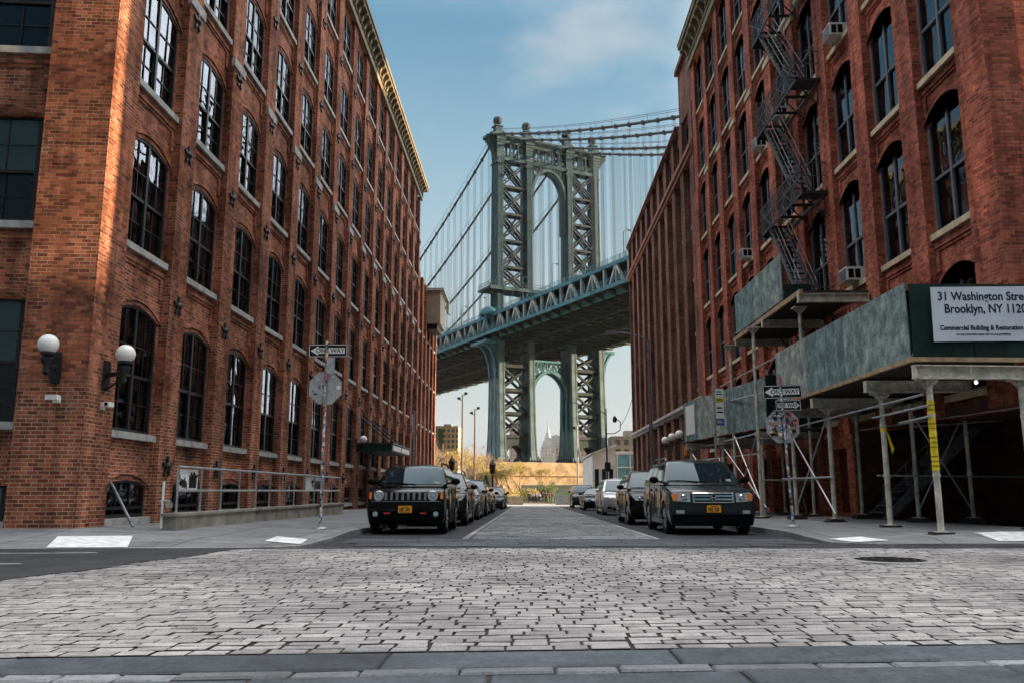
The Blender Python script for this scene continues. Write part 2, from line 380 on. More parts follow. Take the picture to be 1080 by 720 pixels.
    for k,c in (('leaf',(.075,.115,.025)),('leafY',(.30,.24,.045)),('leafD',(.03,.055,.02)),('twig',(.30,.22,.15)),('bark',(.13,.095,.065)),('twigO',(.36,.24,.09))):
        m, nt, b = new_mat('plant_'+k); L = nt.links.new; g = nt.nodes.new('ShaderNodeNewGeometry')
        r = ramp(nt, g.outputs['Random Per Island'], [(0,tuple(x*.55 for x in c)),(1,tuple(x*1.5 for x in c))]); L(r.outputs[0], b.inputs['Base Color']); b.inputs['Roughness'].default_value = .7
        M[k] = m
mats()

def gz(y):   # street falls gently towards the river
    if y < 15.5: return 0.0
    return -.0072*(min(y,205)-15.5)
SUN_E=3.8; SKY_S=.12; EXPO=1.8; SKY_TINT=(.42,.67,.68); CLOUD_B=(1.75,1.8,1.85); CLOUD_H=(1.36,1.42,1.5); SKY_FILL=(11.2,11.2,11.4); BACK=.3; HAZE=.00004
# ------------------------------------------------------------------ facades and windows
def arch_pts(w, hs, rise, k=9):
    """top edge of an opening from left to right; local x in [-w/2,w/2]"""
    if rise <= 0: return [(-w/2,hs),(w/2,hs)]
    return [(-w/2+w*i/(k-1), hs+rise*(1-(2*i/(k-1)-1)**2)) for i in range(k)]
def window_meshes(key, w, hs, rise, d=.05, mull=True, muntins=(2,2), rail=.48, rng=None, matf='frame', glass='glass'):
    """frame mesh, pane mesh; local: x along wall, -y outward, z up, origin at sill centre"""
    rng = rng or random.Random(3)
    mb = MB(); fw = .075
    top = arch_pts(w, hs, rise)
    outer = [(-w/2,0)] + top + [(w/2,0)]
    def inner(p):
        return (max(-w/2+fw,min(w/2-fw,p[0])), max(fw,p[1]-(fw if p[1]>0 else 0)))
    n = len(outer); inn = [inner(p) for p in outer]
    vs = [(x,-d,z) for x,z in outer]+[(x,-d,z) for x,z in inn]+[(x,d*.5,z) for x,z in outer]+[(x,d*.5,z) for x,z in inn]
    fs = []
    for i in range(n):
        j = (i+1)%n
        fs += [(i,j,n+j,n+i),(2*n+i,3*n+i,3*n+j,2*n+j),(n+i,n+j,3*n+j,3*n+i),(i,2*n+i,2*n+j,j)]
    mb.add(vs, fs)
    def ztop(x): return hs+rise*(1-(2*x/w)**2)-fw if rise > 0 else hs-fw
    if mull: mb.box(-.05,.05,-d*.9,d*.4,fw,ztop(0)); cols = [(-w/2+fw,-.05),(.05,w/2-fw)]
    else: cols = [(-w/2+fw,w/2-fw)]
    zr = hs*rail
    pm = MB()
    for a,b in cols:
        mb.box(a,b,-d*.6,d*.2,zr-.035,zr+.035)
        zt = min(ztop(a),ztop(b))
        for lo,hi,off in ((fw,zr-.035,.035),(zr+.035,None,-.01)):
            nx,nz = muntins
            for i in range(1,nx):
                x = a+(b-a)*i/nx; mb.box(x-.012,x+.012,off-.025,off+.0,lo,hi if hi else ztop(x))
            hh = (hi or hs-fw)
            for i in range(1,nz):
                z = lo+(hh-lo)*i/nz; mb.box(a,b,off-.026,off+.001,z-.012,z+.012)
            tx = rng.uniform(-.010,.010); tz = rng.uniform(-.012,.012)
            xs = [a+(b-a)*i/4 for i in range(5)]
            pts = [(a,lo),(b,lo)] + ([(b,hi),(a,hi)] if hi else [(x,ztop(x)) for x in reversed(xs)])
            cx,cz = (a+b)/2,(lo+hh)/2
            pm.prism([(x,off+(x-cx)*tx+(z-cz)*tz,z) for x,z in pts],(0,.006,0))
    return mb.mesh(key+'_frame', M[matf]), pm.mesh(key+'_pane', M[glass])

def blind_mesh(key, w, z0, z1):
    mb = MB(); mb.box(-w/2+.09,w/2-.09,.13,.14,z0,z1); return mb.mesh(key+'_blind', M['blind'])

def facade(mb, T, L, top, bays, ww, rows, depth=.22, thick=.75, bottom=-1.5, ring=True, corbel=True, cap=None, sp=None):
    """rows: list of (sill, spring height above sill, rise). bays: recess (u0,u1). returns list of openings"""
    S = mb.T; mb.T = T
    prev = 0.0
    for i,(u0,u1) in enumerate(list(bays)+[(L,L)]):
        if cap:
            mb.box(prev,u0,-thick,0,bottom,cap); mb.box(prev,u0,-thick,-.05,cap,top)
        else: mb.box(prev,u0,-thick,0,bottom,top)
        prev = u1
    out = []; pier_mb = mb
    if sp is not None: mb.T = S; mb = sp; S2 = sp.T; mb.T = T
    for u0,u1 in bays:
        c = (u0+u1)/2; a,b = c-ww/2, c+ww/2
        if a-u0 > .005:
            mb.box(u0,a,-thick+.004,-depth,bottom,top-.003); mb.box(b,u1,-thick+.004,-depth,bottom,top-.003)
        low = [(a,bottom),(b,bottom)]
        for sill,hs,rise in rows:
            mb.prism([(u,-depth,v) for u,v in low]+[(b,-depth,sill),(a,-depth,sill)],(0,-(thick-.006-depth),0))
            out.append((c,sill,hs,rise))
            low = [(c+x,sill+z) for x,z in arch_pts(ww,hs,rise)]
            if ring and rise > 0:
                for r0,r1,p in ((.0,.11,.035),(.13,.24,.07)):
                    o = arch_pts(ww+2*r0,hs-.02,rise+r0); q = arch_pts(ww+2*r1,hs-.02,rise+r1)
                    qs = [(c+max(u0-c,min(u1-c,x)),-depth+p,sill+z) for x,z in q]; os_ = [(c+x,-depth+p,sill+z) for x,z in o]
                    mb.prism(os_+qs[::-1],(0,-p-.01,0))
            if corbel and sill > 4:
                e0,e1 = u0+.03,u1-.03
                mb.box(e0,e1,-depth-.01,-depth+.06,sill-.36,sill-.16)
                mb.box(e0,e1,-depth-.01,-depth+.03,sill-.44,sill-.363)
                for x0,x1 in ((e0,e0+.16),(e1-.16,e1)): mb.box(x0,x1,-depth-.01,-depth+.05,sill-.95,sill-.443)
        mb.prism([(u,-depth,v) for u,v in low]+[(b,-depth,top-.006),(a,-depth,top-.006)],(0,-(thick-.006-depth),0))
    mb.T = S if sp is None else S2
    return out

def add_windows(bld, T, rz, openings, ww, key, depth=.22, inset=.04, sill_mat='stone', name='window', matf='frame', blindp=.35, muntins=(2,2), seed=1, mull=True, sill_w=.28, rail=.48, glass='glass'):
    rng = random.Random(seed); cache = {}
    org = world_org(bld)
    for c,sill,hs,rise in openings:
        k = (round(hs,2),round(rise,2),rng.randrange(4))
        if k not in cache:
            f,p = window_meshes(f'{key}_{len(cache)}', ww-.01, hs, rise, mull=mull, muntins=muntins, rng=rng, matf=matf, rail=rail, glass=glass)
            sm = MB(); sm.box(-ww/2-sill_w/2,ww/2+sill_w/2,-(inset+.14),.02,-.16,-.004)
            s = sm.mesh(f'{key}_sill', M[sill_mat])
            cache[k] = (f,p,s,[blind_mesh(key, ww, hs*q, hs+rise*.3) for q in (.2,.5,.72)])
        f,p,s,bl = cache[k]
        P = Vector(T(c,-depth-inset,sill))
        w = place(name, f, bld, P-org, rz)
        place('pane', p, w)
        if sill > .3: place('sill', s, w)
        if rng.random() < blindp: place('blind', rng.choice(bl), w)

def shell(mb, x0, x1, y0, y1, z0, z1, t=.02):
    mb.box(x0,x1,y0,y1,z0,z1)

# =================================================================== LEFT LOFT
def left_building():
    b = thing('brick_building','long red brick loft on the left with arched windows, globe lamps at its corner','building',(-14,40,0))
    TL = lambda u,n,v: (-9+n, 17.05+u, v)
    L = 51.8; top = 25.35
    bays = [(1.2+3.4*k, 3.63+3.4*k) for k in range(15)]
    rows = [(.36,.72,.14),(2.28,2.74,.22),(6.58,2.50,.22),(10.53,2.42,.22),(14.63,2.38,.2),(18.43,2.3,.2),(22.45,2.15,.2)]
    w = MB()
    op = facade(w, TL, L, top, bays, 2.1, rows, cap=13.85)
    # Water Street front, turned 5.4 degrees
    a = radians(5.37); ca,sa = cos(a),sin(a)
    TF = lambda u,n,v: (-9-u*ca+n*sa, 17.05-u*sa-n*ca, v)
    bf = [(1.36+4.0*k, 4.3+4.0*k) for k in range(6)]
    rf = [(.36,.72,.14),(2.34,2.55,.2),(6.56,2.36,.2),(10.52,2.36,.2),(14.6,2.4,.2),(18.4,2.3,.2),(22.4,2.15,.2)]
    w2 = MB()
    opf = facade(w2, TF, 26, top, bf, 2.7, rf)
    # keep the two corner piers from sharing faces
    w2.v = [(x-.003, y+.0, z) for x,y,z in w2.v]
    # back and end walls, roof
    w.box(-34,-33.2,15.6,68.8,-1.5,top-.1); w.box(-33.2,-9.35,68.0,68.84,-1.5,top-.2); w.box(-33.1,-9.4,17.9,67.9,25.0,25.2)
    for z in (6.0,10.0,14.0,18.0,22.0): w.box(-33.1,-10.0,18.2,67.9,z-.3,z-.1)
    w.box(-12.2,-12.0,21,67.9,-1.4,25)
    wo = w.build('wall', M['brickL'], b); w2.build('front_wall', M['brickL'], b)
    add_windows(b, TL, pi/2, [o for o in op if o[1] > 1.2], 2.1, 'wl', seed=2)
    add_windows(b, TL, pi/2, [o for o in op if o[1] < 1.2], 2.1, 'wlb', name='basement_window', blindp=0, muntins=(3,1), mull=False, rail=.3, seed=3)
    add_windows(b, TF, a, [o for o in opf if o[1] > 1.2 and o[0] < 14 and o[1] < 20], 2.7, 'wf', seed=8, blindp=.5, muntins=(2,2), glass='glassF')
    add_windows(b, TF, a, [o for o in opf if o[1] < 1.2 and o[0] < 14], 2.7, 'wfb', name='basement_window', blindp=0, mull=False, muntins=(3,1), rail=.3, seed=3)
    # string courses at front
    c = MB(TL)
    c.box(-.6,L+.2,-.02,.10,25.2,25.62); c.box(-.6,L+.2,-.02,.16,25.62,25.74)
    c.box(-.75,L+.35,-.5,.52,26.06,26.24); c.box(-.8,L+.4,-.5,.60,26.24,26.44); c.box(-.7,L+.3,-.5,.08,25.743,26.057)
    co = c.build('cornice', M['cornice'], b)
    c = MB(TF); c.box(.2,26,-.02,.10,25.2,25.62); c.box(.2,26,-.5,.52,26.06,26.44); c.box(.2,26,-.5,.07,25.63,26.05)
    c.build('cornice', M['cornice'], b)
    bm = MB(); bm.prism([(-.13,0,0),(-.13,-.40,0),(-.13,-.40,-.1),(-.13,-.22,-.2),(-.13,-.12,-.46),(-.13,0,-.5)],(.26,0,0))
    bme = bm.mesh('bracket', M['cornice']); org = world_org(b)
    for i in range(64): place('bracket', bme, co, Vector((-8.9, 17.2+i*.81, 26.06))-org, pi/2)
    # iron star anchors and stone pier caps
    am = MB()
    for i in range(5):
        t = 2*pi*i/5+pi/2; am.prism([(0,0,0),(.09*cos(t-.5),0,.09*sin(t-.5)),(.24*cos(t-.2),0,.24*sin(t-.2)),(.27*cos(t),0,.27*sin(t)),(.24*cos(t+.2),0,.24*sin(t+.2)),(.09*cos(t+.5),0,.09*sin(t+.5))],(0,-.05,0))
    am.lathe([(.10,0),(.10,.05),(.05,.11),(1e-6,.12)],(0,0,0),(0,-1,0),10)
    ame = am.mesh('anchor_plate', M['iron'])
    cm = MB(); cm.box(-.50,.50,-.06,.05,-.13,.13); cm.box(-.46,.46,-.03,.05,.133,.2)
    cme = cm.mesh('pier_cap', M['stone'])
    for k in range(15):
        u = 3.63+3.4*k+.485
        for z in (1.55,5.6,9.7,13.55,17.55,21.5):
            n = .004 if z < 13.8 else -.046
            place('anchor_plate', ame, b, Vector(TL(u,n,z))-org, pi/2)
        place('pier_cap', cme, b, Vector(TL(u,-.02,13.95))-org, pi/2)
    for u,z in ((.75,7.2),(.75,1.3)): pass
    # ---- lower wing beyond
    g = thing('brick_building','low red brick wing beyond the left loft, with a beige metal box','building',(-14,77,0))
    TW = lambda u,n,v: (-9.08+n, 68.86+u, v)
    w = MB(); bays = [(1.0+2.75*k, 2.75+2.75*k) for k in range(5)]
    op = facade(w, TW, 14.4, 19.2, bays, 1.6, [(2.3,2.6,0),(6.5,2.4,0),(10.5,2.3,0),(14.4,2.3,0)], ring=False, corbel=False)
    w.box(-33,-9.5,82.4,83.3,-1.5,19.1); w.box(-33,-9.5,68.9,83.2,18.6,18.8); w.box(-33.4,-33,68.9,83.2,-1.5,19.1); w.box(-12.2,-12,69,82,-1.4,18)
    w.build('wall', M['brickL'], g)
    add_windows(g, TW, pi/2, op, 1.6, 'ww', seed=5, muntins=(1,1))
    x = MB(); x.box(-9.1,-7.86,74.7,79.0,15.75,18.7); o = x.build('metal_box', simple('beige_sheet_metal',(.33,.28,.21),.6,var=.2,scale=1.5,obj=False), g)
    x = MB(); x.box(-9.2,-7.55,74.5,79.5,18.72,18.95); x.box(-7.75,-7.5,79.0,79.5,17.6,18.7); x.build('box_lid', M['stone'], o)
    x = MB(); x.box(-9.1,-8.15,75.1,78.6,15.3,15.74); x.build('vent_louvre', M['iron'], o)
left_building()

# =================================================================== RIGHT LOFT
def right_building():
    b = thing('brick_building','tall red brick loft building behind the scaffolding, carrying the zigzag fire escape','building',(16,33,0))
    TR = lambda u,n,v: (9.95-n, 17.3+u, v)
    L = 31.1; top = 26.45
    bays = [(2.23-1.04+2.985*k, 2.23+1.04+2.985*k) for k in range(10)]
    rows = [(3.2,2.65,.28),(7.2,2.85,.28),(11.25,2.75,.28),(15.25,2.7,.28),(19.1,2.65,.28),(23.0,2.6,.26)]
    w = MB()
    # the corner ground floor is open: piers there are built separately down to the pavement
    op = facade(w, TR, L, top, bays, 1.88, rows, bottom=2.7, cap=18.35)
    TLo = lambda u,n,v: (9.95-n, 17.3+9.0+u, v)
    lb = [(.6+2.985*k, 2.9+2.985*k) for k in range(7)]
    low = facade(w, TLo, L-9.0, 2.694, lb, 2.0, [(.25,2.05,0)], ring=False, corbel=False)
    a = radians(5.37); ca,sa = cos(a),sin(a)
    TF = lambda u,n,v: (9.953+u*ca+n*sa, 17.3+u*sa-n*ca, v)
    bf = [(2.3+4.0*k, 5.2+4.0*k) for k in range(6)]
    w2 = MB(); opf = facade(w2, TF, 27, top, bf, 2.4, rows, bottom=3.1)
    # recess of the open corner bay
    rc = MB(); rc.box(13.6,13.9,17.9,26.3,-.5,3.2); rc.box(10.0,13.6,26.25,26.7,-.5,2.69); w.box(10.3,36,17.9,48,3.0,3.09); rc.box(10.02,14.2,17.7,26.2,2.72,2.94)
    rc.build('recess_wall', simple('shade_dark_brick',(.085,.042,.032),.9,var=.5,scale=2,obj=False), b)  # dark brick colour stands in for the shade under the shed
    for x,y in ((10.05,20.6),(10.05,23.6)): pass
    for i in range(1,6): w2.box(13.9+(i-1)*4.4,14.7+(i-1)*4.4,17.75+.41*(i-1)+.05,18.3+.41*i,-.5,3.09)
    w2.box(14.2,36,19.9,20.2,-.5,3.08)
    w.box(36,36.6,19.8,48.4,-1.5,top-.1); w.box(10.7,36,47.6,48.39,-1.5,top-.15); w.box(10.6,36,18.3,47.6,26.0,26.2)
    for z in (6.8,10.8,14.8,18.7,22.6): w.box(10.9,36,18.5,47.5,z-.35,z-.15)
    w.box(13.0,13.2,20.5,47.5,3.2,26)
    w.build('wall', M['brickR'], b); w2.build('front_wall', M['brickR'], b)
    add_windows(b, TR, -pi/2, op, 1.88, 'wr', seed=12, muntins=(1,1), sill_mat='sandstone', matf='frameG', sill_w=.36, blindp=.45, glass='glassR')
    add_windows(b, TF, a, [o for o in opf if o[0] < 10 and o[1] > 5], 2.4, 'wrf', seed=13, muntins=(1,1), sill_mat='sandstone', matf='frameG', glass='glassR')
    d = MB()
    for c,s,h,r in low: d.T = TLo; d.box(c-1.0,c+1.0,-.62,-.55,.25,2.3)
    d.build('loading_door', simple('dark_red_door',(.10,.025,.02),.6,var=.3), b)
    c = MB(TR)
    c.box(-.5,L+.1,-.02,.10,26.3,26.75); c.box(-.5,L+.1,-.02,.16,26.75,26.9)
    c.box(-.6,L+.2,-.5,.10,26.903,27.45); c.box(-.65,L+.3,-.5,.52,27.453,27.7); c.box(-.7,L+.35,-.5,.62,27.7,27.95); c.box(-.7,L+.4,-.5,.66,27.95,28.05)
    co = c.build('cornice', M['cornice'], b)
    c = MB(TF); c.box(.1,27,-.02,.10,26.3,26.75); c.box(.1,27,-.5,.5,27.4,28.0); c.box(.1,27,-.5,.08,26.76,27.39); c.build('cornice', M['cornice'], b)
    bm = MB(); bm.prism([(-.14,0,0),(-.14,-.44,0),(-.14,-.44,-.12),(-.14,-.22,-.24),(-.14,-.12,-.5),(-.14,0,-.54)],(.28,0,0))
    bme = bm.mesh('bracket', M['cornice']); org = world_org(b)
    for i in range(34): place('bracket', bme, co, Vector((9.85, 17.3+.3+i*.92, 27.45))-org, -pi/2)
    cm = MB(); cm.box(-.465,.465,-.06,.05,-.12,.12); cm.box(-.44,.44,-.03,.05,.123,.18); cme = cm.mesh('pier_cap', M['sandstone'])
    for k in range(9):
        place('pier_cap', cme, b, Vector(TR(3.27+.4525+2.985*k+.0, -.02, 18.45))-org, -pi/2)
    c = MB(); c.box(17,30,19.5,46.5,26.2,31.8); c.box(16.9,30.1,19.4,46.6,31.8,32.0); c.build('added_sun_blocker', M['brickR'], b)  # unseen box added on the roof to shade the left cornice
    # ---- darker warehouse farther on
    g = thing('brick_building','dark brick warehouse with tall narrow piers farther down the right side','building',(18,65,0))
    T2 = lambda u,n,v: (9.95-n, 48.46+u, v)
    L2 = 32.7; bays = [(1.1+3.25*k, 3.2+3.25*k) for k in range(10)]
    w = MB()
    spn = MB()
    op2 = facade(w, T2, L2, 21.0, bays, 1.9, [(7.1,2.5,0),(10.5,2.5,0),(13.9,2.5,0),(17.3,2.6,0)], depth=.5, thick=.95, bottom=6.304, ring=False, corbel=False, sp=spn)
    opa = facade(w, T2, L2, 24.3, bays, 1.7, [(22.1,1.45,.25)], depth=.25, thick=.95, bottom=21.804, ring=True, corbel=False)
    ops = facade(w, T2, L2, 5.796, bays, 1.9, [(.3,4.2,.5)], depth=.45, thick=.95, bottom=-1.5, ring=True, corbel=False)
    w.box(10.2,10.85,48.5,81.1,5.7,6.4); w.box(10.2,10.85,48.5,81.1,20.9,21.9)
    w.box(10.9,40,80.2,81.14,-1.5,24.2); w.box(10.9,40,48.5,81,23.8,24.0); w.box(40,40.5,48.5,81,-1.5,24.2)
    w.box(13,13.2,49,80,-1.4,23.7)
    # taller first bay
    w.box(10.05,13,48.47,52.9,24.304,28.1)
    w.build('wall', M['brickD'], g); spn.build('spandrels', simple('dark_spandrel',(.045,.028,.024),.85,var=.4,scale=2,obj=False), g)  # jambs and spandrels in the recesses are darker than the piers
    add_windows(g, T2, -pi/2, op2, 1.9, 'w2', seed=21, muntins=(1,1), matf='frame', blindp=.15, depth=.5)
    add_windows(g, T2, -pi/2, opa, 1.7, 'w2a', seed=22, muntins=(1,1), matf='frame', blindp=.2, depth=.25)
    add_windows(g, T2, -pi/2, ops, 1.9, 'w2s', name='ground_window', seed=23, muntins=(2,2), matf='frame', blindp=0, depth=.45)
    c = MB(T2)
    c.box(-.0,L2+.1,-.9,.10,21.003,21.3); c.box(0,L2+.15,-.9,.22,21.3,21.55); c.box(0,L2+.1,-.9,.12,21.55,21.8)
    c.build('string_course', simple('red_brown_terracotta',(.27,.12,.085),.8,var=.3,scale=2,obj=False), g)
    c = MB(T2); c.box(0,L2+.1,-.9,.12,5.8,6.02); c.box(0,L2+.15,-.9,.26,6.02,6.18); c.box(0,L2+.1,-.9,.1,6.18,6.30); c.build('string_course', M['stone'], g)
    c = MB(T2); c.box(4.5,L2+.1,-.9,.10,24.304,24.45); c.box(4.5,L2+.15,-.9,.2,24.45,24.62); c.box(-.02,4.5,-.9,.12,28.104,28.45); c.build('coping', M['brickD'], g)
    for y,zt in ((66,25.9),(77,25.6),(57.5,26.2)):
        c = MB(); c.box(10.9,11.6,y,y+.8,24.0,zt); c.box(10.85,11.65,y-.05,y+.85,zt,zt+.12); c.build('chimney', M['iron'], g)
    # unseen roof box added, set back, to keep low sun off the left cornice
    c = MB(); c.box(20,38,50,80,24.0,30.3); c.box(19.9,38.1,49.9,80.1,30.3,30.5); c.build('added_sun_blocker', M['brickD'], g)
right_building()
# =================================================================== SUSPENSION BRIDGE
def bridge():
    th = radians(28.0); tx,ty = cos(th),sin(th); ax,ay = -sin(th),cos(th)
    X0,Y0 = -7.75,210.0
    T = lambda t,s,z: (X0+t*tx+s*ax, Y0+t*ty+s*ay, z)
    b = thing('suspension_bridge','blue steel suspension bridge with a braced tower filling the end of the street','bridge',(X0+14.65*tx, Y0+14.65*ty, -1.3))
    LT = [0,8.5,20.8,29.3]
    # ---------------- tower
    tw = MB(T)
    tw.box(-1.9,31.2,-2.1,2.1,91.2,91.75); tw.box(-3.0,32.3,-2.7,2.7,91.75,92.25); tw.box(-2.2,31.5,-1.9,1.9,92.25,92.6)
    for i in range(56):
        t = -2.6+i*.61; tw.box(t,t+.26,-2.6,-2.11,91.4,91.74)
    for (a,c) in ((0,8.5),(8.5,20.8),(20.8,29.3)):
        for s in (-1.25,1.25):
            a0,c0 = a+.8,c-.8
            tw.box(a0,c0,s-.3,s+.3,85.6,86.5); tw.box(a0,c0,s-.3,s+.3,90.3,91.2)
            nb = 3 if c-a < 10 else 5
            for i in range(nb+1):
                t = a0+(c0-a0)*i/nb; tw.beam((t,s,86.4),(t,s,90.4),.3,.5,(0,1,0))
                if i < nb:
                    t2 = a0+(c0-a0)*(i+1)/nb
                    tw.beam((t,s,86.4),(t2,s,88.4),.16,.3,(0,1,0)); tw.beam((t2,s,86.4),(t,s,88.4),.16,.3,(0,1,0))
                    tm = (t+t2)/2; tw.path([(tm+.7*cos(q),s-.1,87.1+.7*sin(q)) for q in [2*pi*k/10 for k in range(11)]],.12,5)
            for i in range(int((c0-a0)/1.1)):
                t = a0+.3+i*1.1; tw.box(t,t+.1,s-.1,s+.1,88.5,90.3)
    tower = tw.build('tower', M['steelG'], b)
    # X bracing panels in the two side bays
    lev = [85.9,78.6,71.2,64.1,57.1,51.4]
    levl = [35.0,31.6,25.6,19.8,14.1]
    def xsolid(m, a, c, z0, z1, s, w):
        for p,q in (((a,z0),(c,z1)),((a,z1),(c,z0))): m.beam((p[0],s,p[1]),(q[0],s,q[1]),w,.4,(0,1,0)) if 0 else m.beam((p[0],s,p[1]),(q[0],s,q[1]),.5,w,(0,1,0))
    def xpanel(m, a, c, z0, z1, s, w):
        for p,q in (((a,z0),(c,z1)),((a,z1),(c,z0))):
            d = Vector((q[0]-p[0],0,q[1]-p[1])).normalized(); nn = Vector((-d.z,0,d.x))*w
            for k in (-1,1): m.beam((p[0]+nn.x*k,s,p[1]+nn.z*k),(q[0]+nn.x*k,s,q[1]+nn.z*k),.26,.55,(0,1,0))
            L_ = ((q[0]-p[0])**2+(q[1]-p[1])**2)**.5
            for i in range(1,int(L_/1.1)):
                f = i*1.1/L_; cx,cz = p[0]+(q[0]-p[0])*f, p[1]+(q[1]-p[1])*f; k = 1 if i%2 else -1
                m.beam((cx+nn.x*k,s,cz+nn.z*k),(cx+d.x*1.1-nn.x*k,s,cz+d.z*1.1-nn.z*k),.1,.12,(0,1,0))
        m.lathe([(1e-6,-.4),(.55,-.4),(.55,.4),(1e-6,.4)],((a+c)/2,s,(z0+z1)/2),(0,1,0),8)
    for a,c in ((.8,7.7),(21.6,28.5)):
        x = MB(T)
        for s in (-1.0,1.0):
            for i in range(len(lev)-1):
                xpanel(x,a,c,lev[i+1]+.4,lev[i]-.4,s,.36)
            for z in lev[1:]: x.box(a,c,s-.35,s+.35,z-.3,z+.3)
        for z in lev[1:]:
            x.box(a,c,-.7,.7,z+.05,z+.12)
        x.build('cross_bracing', M['steelD'], tower)
        x = MB(T)
        for s in (-1.7,1.7):
            for i in range(1,len(levl)-1): xsolid(x,a+.1,c-.1,levl[i+1]+.4,levl[i]-.4,s,.62)
            xsolid(x,a+.1,c-.1,32,35.5,s,.5)
            for z in levl[1:]: x.box(a+.1,c-.1,s-.4,s+.4,z-.4,z+.4)
            # low arched strut
            o = [(a+.1+(c-a-.2)*i/12, 8.8+3.2*(1-((i-6)/6)**2)) for i in range(13)]
            x.prism([(t,s-.4,z) for t,z in o]+[(c-.1,s-.4,13.5),(a+.1,s-.4,13.5)],(0,.8,0))
        x.build('cross_bracing', M['steelD'], tower)
    # legs: (z, width across, length along)
    prof_low = [(8.0,2.0,8.4),(9.2,1.8,7.8),(12,1.6,7.0),(17,1.45,6.4),(24,1.4,6.0),(31,1.4,5.7),(38,1.4,5.5)]
    prof_up = [(38,1.4,4.6),(44,1.4,4.3),(50,1.35,4.0),(70,1.3,3.8),(86,1.3,3.6)]
    for t0 in LT:
        for prof,mt in ((prof_low,'steelB'),(prof_up,'steelG')):
            m = MB(T)
            for (z0,w0,l0),(z1,w1,l1) in zip(prof,prof[1:]):
                m.add([(t0+a*w0/2,q*l0/2,z0) for a,q in ((-1,-1),(1,-1),(1,1),(-1,1))]+[(t0+a*w1/2,q*l1/2,z1) for a,q in ((-1,-1),(1,-1),(1,1),(-1,1))],
                      [(0,1,5,4),(1,2,6,5),(2,3,7,6),(3,0,4,7)])
                for q in (-.5,-.18,.18,.5):   # raised ribs on the long sides
                    for a in (-1,1):
                        m.beam((t0+a*(w0/2+.03),q*l0*.98,z0),(t0+a*(w1/2+.03),q*l1*.98,z1),.16,.22,(1,0,0))
                for a in (-.42,.42):
                    for q in (-1,1): m.beam((t0+a*w0,q*(l0/2+.03),z0),(t0+a*w1,q*(l1/2+.03),z1),.22,.12,(0,1,0))
                if z1-z0 > 5:
                    for k in range(1,int((z1-z0)/3.0)):
                        f = k*3.0/(z1-z0); l = l0+(l1-l0)*f; ww = w0+(w1-w0)*f; z = z0+(z1-z0)*f
                        m.box(t0-ww/2-.08,t0+ww/2+.08,-l/2-.07,l/2+.07,z-.09,z+.09)
            if mt == 'steelB':
                m.add([(t0+a*2.6,q*5.2,6.9) for a,q in ((-1,-1),(1,-1),(1,1),(-1,1))]+[(t0+a*1.4,q*4.0,8.1) for a,q in ((-1,-1),(1,-1),(1,1),(-1,1))],[(0,1,5,4),(1,2,6,5),(2,3,7,6),(3,0,4,7),(4,5,6,7)])
                for a in (-1,1):
                    for q in (-4,-2.4,-.8,.8,2.4,4): m.prism([(t0+a*2.5,q-.1,6.95),(t0+a*1.15,q-.1,9.2),(t0+a*1.05,q-.1,7.0)],(0,.2,0))
                for k in range(5): m.prism([(t0-1.9+k*.95,-5.6,6.95),(t0-1.2+k*.6,-3.2,9.6),(t0-1.2+k*.6,-3.1,7)],(.14,0,0))
            else:   # capital, pedestal
                for z,e in ((50.2,.25),(84.6,.15)): m.box(t0-.9-e,t0+.9+e,-1.7-e,1.7+e,z,z+.5)
                for k in range(7):
                    f = k/6; e = .15+.75*f**1.8
                    m.box(t0-.85-e*.5,t0+.85+e*.5,-1.55-e,-1.55-e+.3,86.2+f*4.6,86.95+f*4.6)
                    m.box(t0-.85-e*.5,t0+.85+e*.5,1.55+e-.3,1.55+e,86.2+f*4.6,86.95+f*4.6)
                m.box(t0-.85,t0+.85,-1.55,1.55,86,91.2); m.box(t0-1.3,t0+1.3,-2.5,2.5,90.7,91.19)
                if t0 in (0,29.3):
                    sg = -1 if t0 == 0 else 1
                    for k in range(8):
                        f = k/7; e = .2+2.6*f**1.7; x0,x1 = sorted((t0+sg*.85,t0+sg*(.85+e)))
                        m.box(x0,x1,-.7-.6*f,.7+.6*f,86.2+f*5,86.92+f*5)
                m.box(t0-1.2,t0+1.2,-1.7,1.7,92.6,93.7); m.box(t0-.85,t0+.85,-.85,.85,93.7,95.3); m.box(t0-1.2,t0+1.2,-1.2,1.2,94.9,95.15)
            leg = m.build('leg', M['steelL' if mt == 'steelB' else mt], tower)
        m = MB(); m.T = T
        m.lathe([(.5,95.2),(.55,95.5),(.35,95.7)],(t0,0,0),(0,0,1),12); m.sphere((t0,0,96.75),1.15,14)
        for k in range(8): m.path([(t0+1.17*cos(2*pi*k/8)*sin(q),1.17*sin(2*pi*k/8)*sin(q),96.75-1.17*cos(q)) for q in [pi*j/8 for j in range(9)]],.06,4)
        m.build('finial', M['steelD'], tower, angle=40)
    # gothic arches between the inner legs
    def garch(z0, zc, ztop, mt):
        m = MB(T); a,c = 9.4,19.9; mid = (a+c)/2
        Sp = c-a-1; Ra = (Sp*Sp/4+(zc-z0)**2)/Sp
        def inner(f): # f 0..1 from left spring to crown
            if z0 < 40:
                q = math.asin((zc-z0)/Ra)*f; return (a+.5+Ra*(1-cos(q)), z0+Ra*sin(q))
            return (a+.5+(mid-a-.5)*(1-cos(f*pi/2)**1.0)**.85, z0+(zc-z0)*sin(f*pi/2)**.8)
        L_ = [inner(i/10) for i in range(11)]
        R_ = [(2*mid-t,z) for t,z in L_[::-1][1:]]
        pts = L_+R_; n = len(pts)
